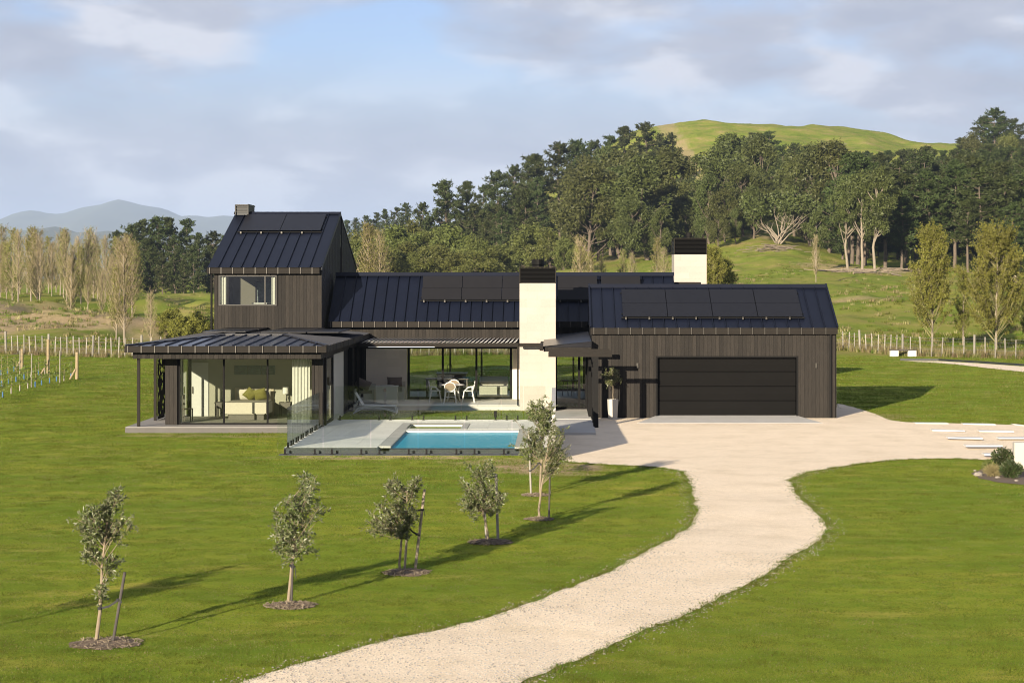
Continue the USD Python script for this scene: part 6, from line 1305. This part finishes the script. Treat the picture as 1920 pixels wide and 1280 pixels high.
# longer grass at the edge of the gravel
ring = drive.exterior.segmentize(.12); c = np.array(ring.coords); er = np.random.default_rng(8); c = np.repeat(c, 3, 0) + er.normal(0, .08, (len(c) * 3, 2)); c = c[(c[:, 1] > 8 * K) & (c[:, 1] < 24 * K) & ~shapely.contains_xy(drive.buffer(-.05), c[:, 0], c[:, 1]) & ~shapely.contains_xy(sg.box(-8.3, 20.1 * K, -.3, 24.35 * K), c[:, 0], c[:, 1])]
scatter('edge_grass', 'slightly longer grass fringing the gravel drive', [('grass_blade', 22, .040, .08, .006), ('grass_blade', 16, .052, .08, .006), ('dry_grass', 10, .035, .08, .005)], np.column_stack([c, ground(c[:, 0], c[:, 1])]), np.ones(len(c)), 6)
# loose stones thrown from the drive into the grass and lying on top of it
pb = np.random.default_rng(31); ringc = np.array(drive.exterior.segmentize(.05).coords); ringc = ringc[(ringc[:, 1] > 8 * K) & (ringc[:, 1] < 19 * K)]
n = 5200; q1 = ringc[pb.integers(0, len(ringc), n)] + pb.normal(0, .16, (n, 2)); x0_, y0_, x1_, y1_ = drive.bounds; q2 = np.column_stack([pb.uniform(-9, 6, 26000), 8.2 * K + (13 * K - 8.2 * K) * pb.uniform(0, 1, 26000) ** 1.5]); q2 = q2[shapely.contains_xy(drive, q2[:, 0], q2[:, 1])]
PB = np.vstack([q1, q2]); p_ = free('/World/loose_gravel'); pi_ = UsdGeom.PointInstancer.Define(stage, p_); pth = []
for k in range(3):
    q_ = p_ + '/stone_%03d' % k; usdkit.mesh(stage, q_, MB().blob((0, 0, .3), (1, .8, .6), 90 + k, 1, .5).out(), M['limestone' if k < 2 else 'rock']); pth.append(q_)
pi_.CreatePrototypesRel().SetTargets(pth); on_ = shapely.contains_xy(drive, PB[:, 0], PB[:, 1])
pi_.CreatePositionsAttr(Vt.Vec3fArray.FromNumpy(np.column_stack([PB, ground(PB[:, 0], PB[:, 1]) + np.where(on_, .018, .004)]).astype(np.float32))); pi_.CreateProtoIndicesAttr(Vt.IntArray.FromNumpy(pb.integers(0, 3, len(PB)).astype(np.int32)))
z_ = pb.uniform(.006, .017, len(PB)); pi_.CreateScalesAttr(Vt.Vec3fArray.FromNumpy(np.stack([z_, z_, z_ * .8], -1).astype(np.float32))); th_ = pb.uniform(0, np.pi, len(PB)); pi_.CreateOrientationsAttr(Vt.QuathArray([Gf.Quath(float(math.cos(t)), 0, 0, float(math.sin(t))) for t in th_]))
tag(pi_.GetPrim(), 'loose limestone chips lying on the drive and along its edges', 'gravel', kind='stuff')
# rough grass under the fence and on the hill
rr_ = np.random.default_rng(9); n = 5200; s_ = rr_.uniform(0, cum[-1], n); q = np.array([fp(v) for v in s_]); q[:, 1] += np.abs(rr_.normal(0, 3.0, n)) - .5; right = q[:, 0] > 8
scatter('rough_grass', 'long dry and green grass growing under the paddock fence', [('dry_grass', 26, .42, .30, .012), ('grass_blade', 30, .36, .32, .012), ('dry_grass', 18, .55, .22, .012)], np.column_stack([q, ground(q[:, 0], q[:, 1])]), np.where(right, .85, .65), 7)
n = 15000; y = rr_.uniform(0, 1, n); y = 47 * K * (135 / 47) ** y; x = (rr_.uniform(-80, 2000, n) - VX) * y / F; dd = meshkit.fbm(np.stack([x * .12, y * .05, 0 * x], -1), 4, 6); k_ = dd > rr_.uniform(.38, .72, n); x, y = x[k_], y[k_]
scatter('hill_grass', 'clumps of tussock grass on the rough hill pasture', [('dry_grass', 20, .34, .42, .022), ('grass_blade', 26, .26, .5, .022), ('grass_blade', 22, .3, .4, .022)], np.column_stack([x, y, ground(x, y)]), np.full(len(x), .9), 8)

# labels that several neighbours would share: tell them apart by their order in the picture
same = {}
for p in stage.GetPrimAtPath('/World').GetChildren():
    d = p.GetCustomData()
    if d.get('group') and 'label' in d and p.GetName().startswith(('pine_tree', 'gum_tree', 'leafy_tree', 'bare_poplar', 'spring_poplar', 'young_vine')): same.setdefault((d['group'], d['label']), []).append(p)
WORDS = ['first', 'second', 'third', 'fourth', 'fifth', 'sixth', 'seventh', 'eighth', 'ninth', 'tenth', 'eleventh', 'twelfth']
for (g, l), ps in same.items():
    if len(ps) < 2: continue
    at = lambda p: (lambda t: t[0] / t[1])(p.GetAttribute('xformOp:translate').Get())
    for k, p in enumerate(sorted(ps, key=at)): p.SetCustomDataByKey('label', l + ', ' + WORDS[min(k, 11)] + ' from left')
for p in stage.GetPrimAtPath('/World').GetChildren():
    l = p.GetCustomData().get('label', '')
    if len(l.split()) > 16: print('LONG', p.GetName(), l)
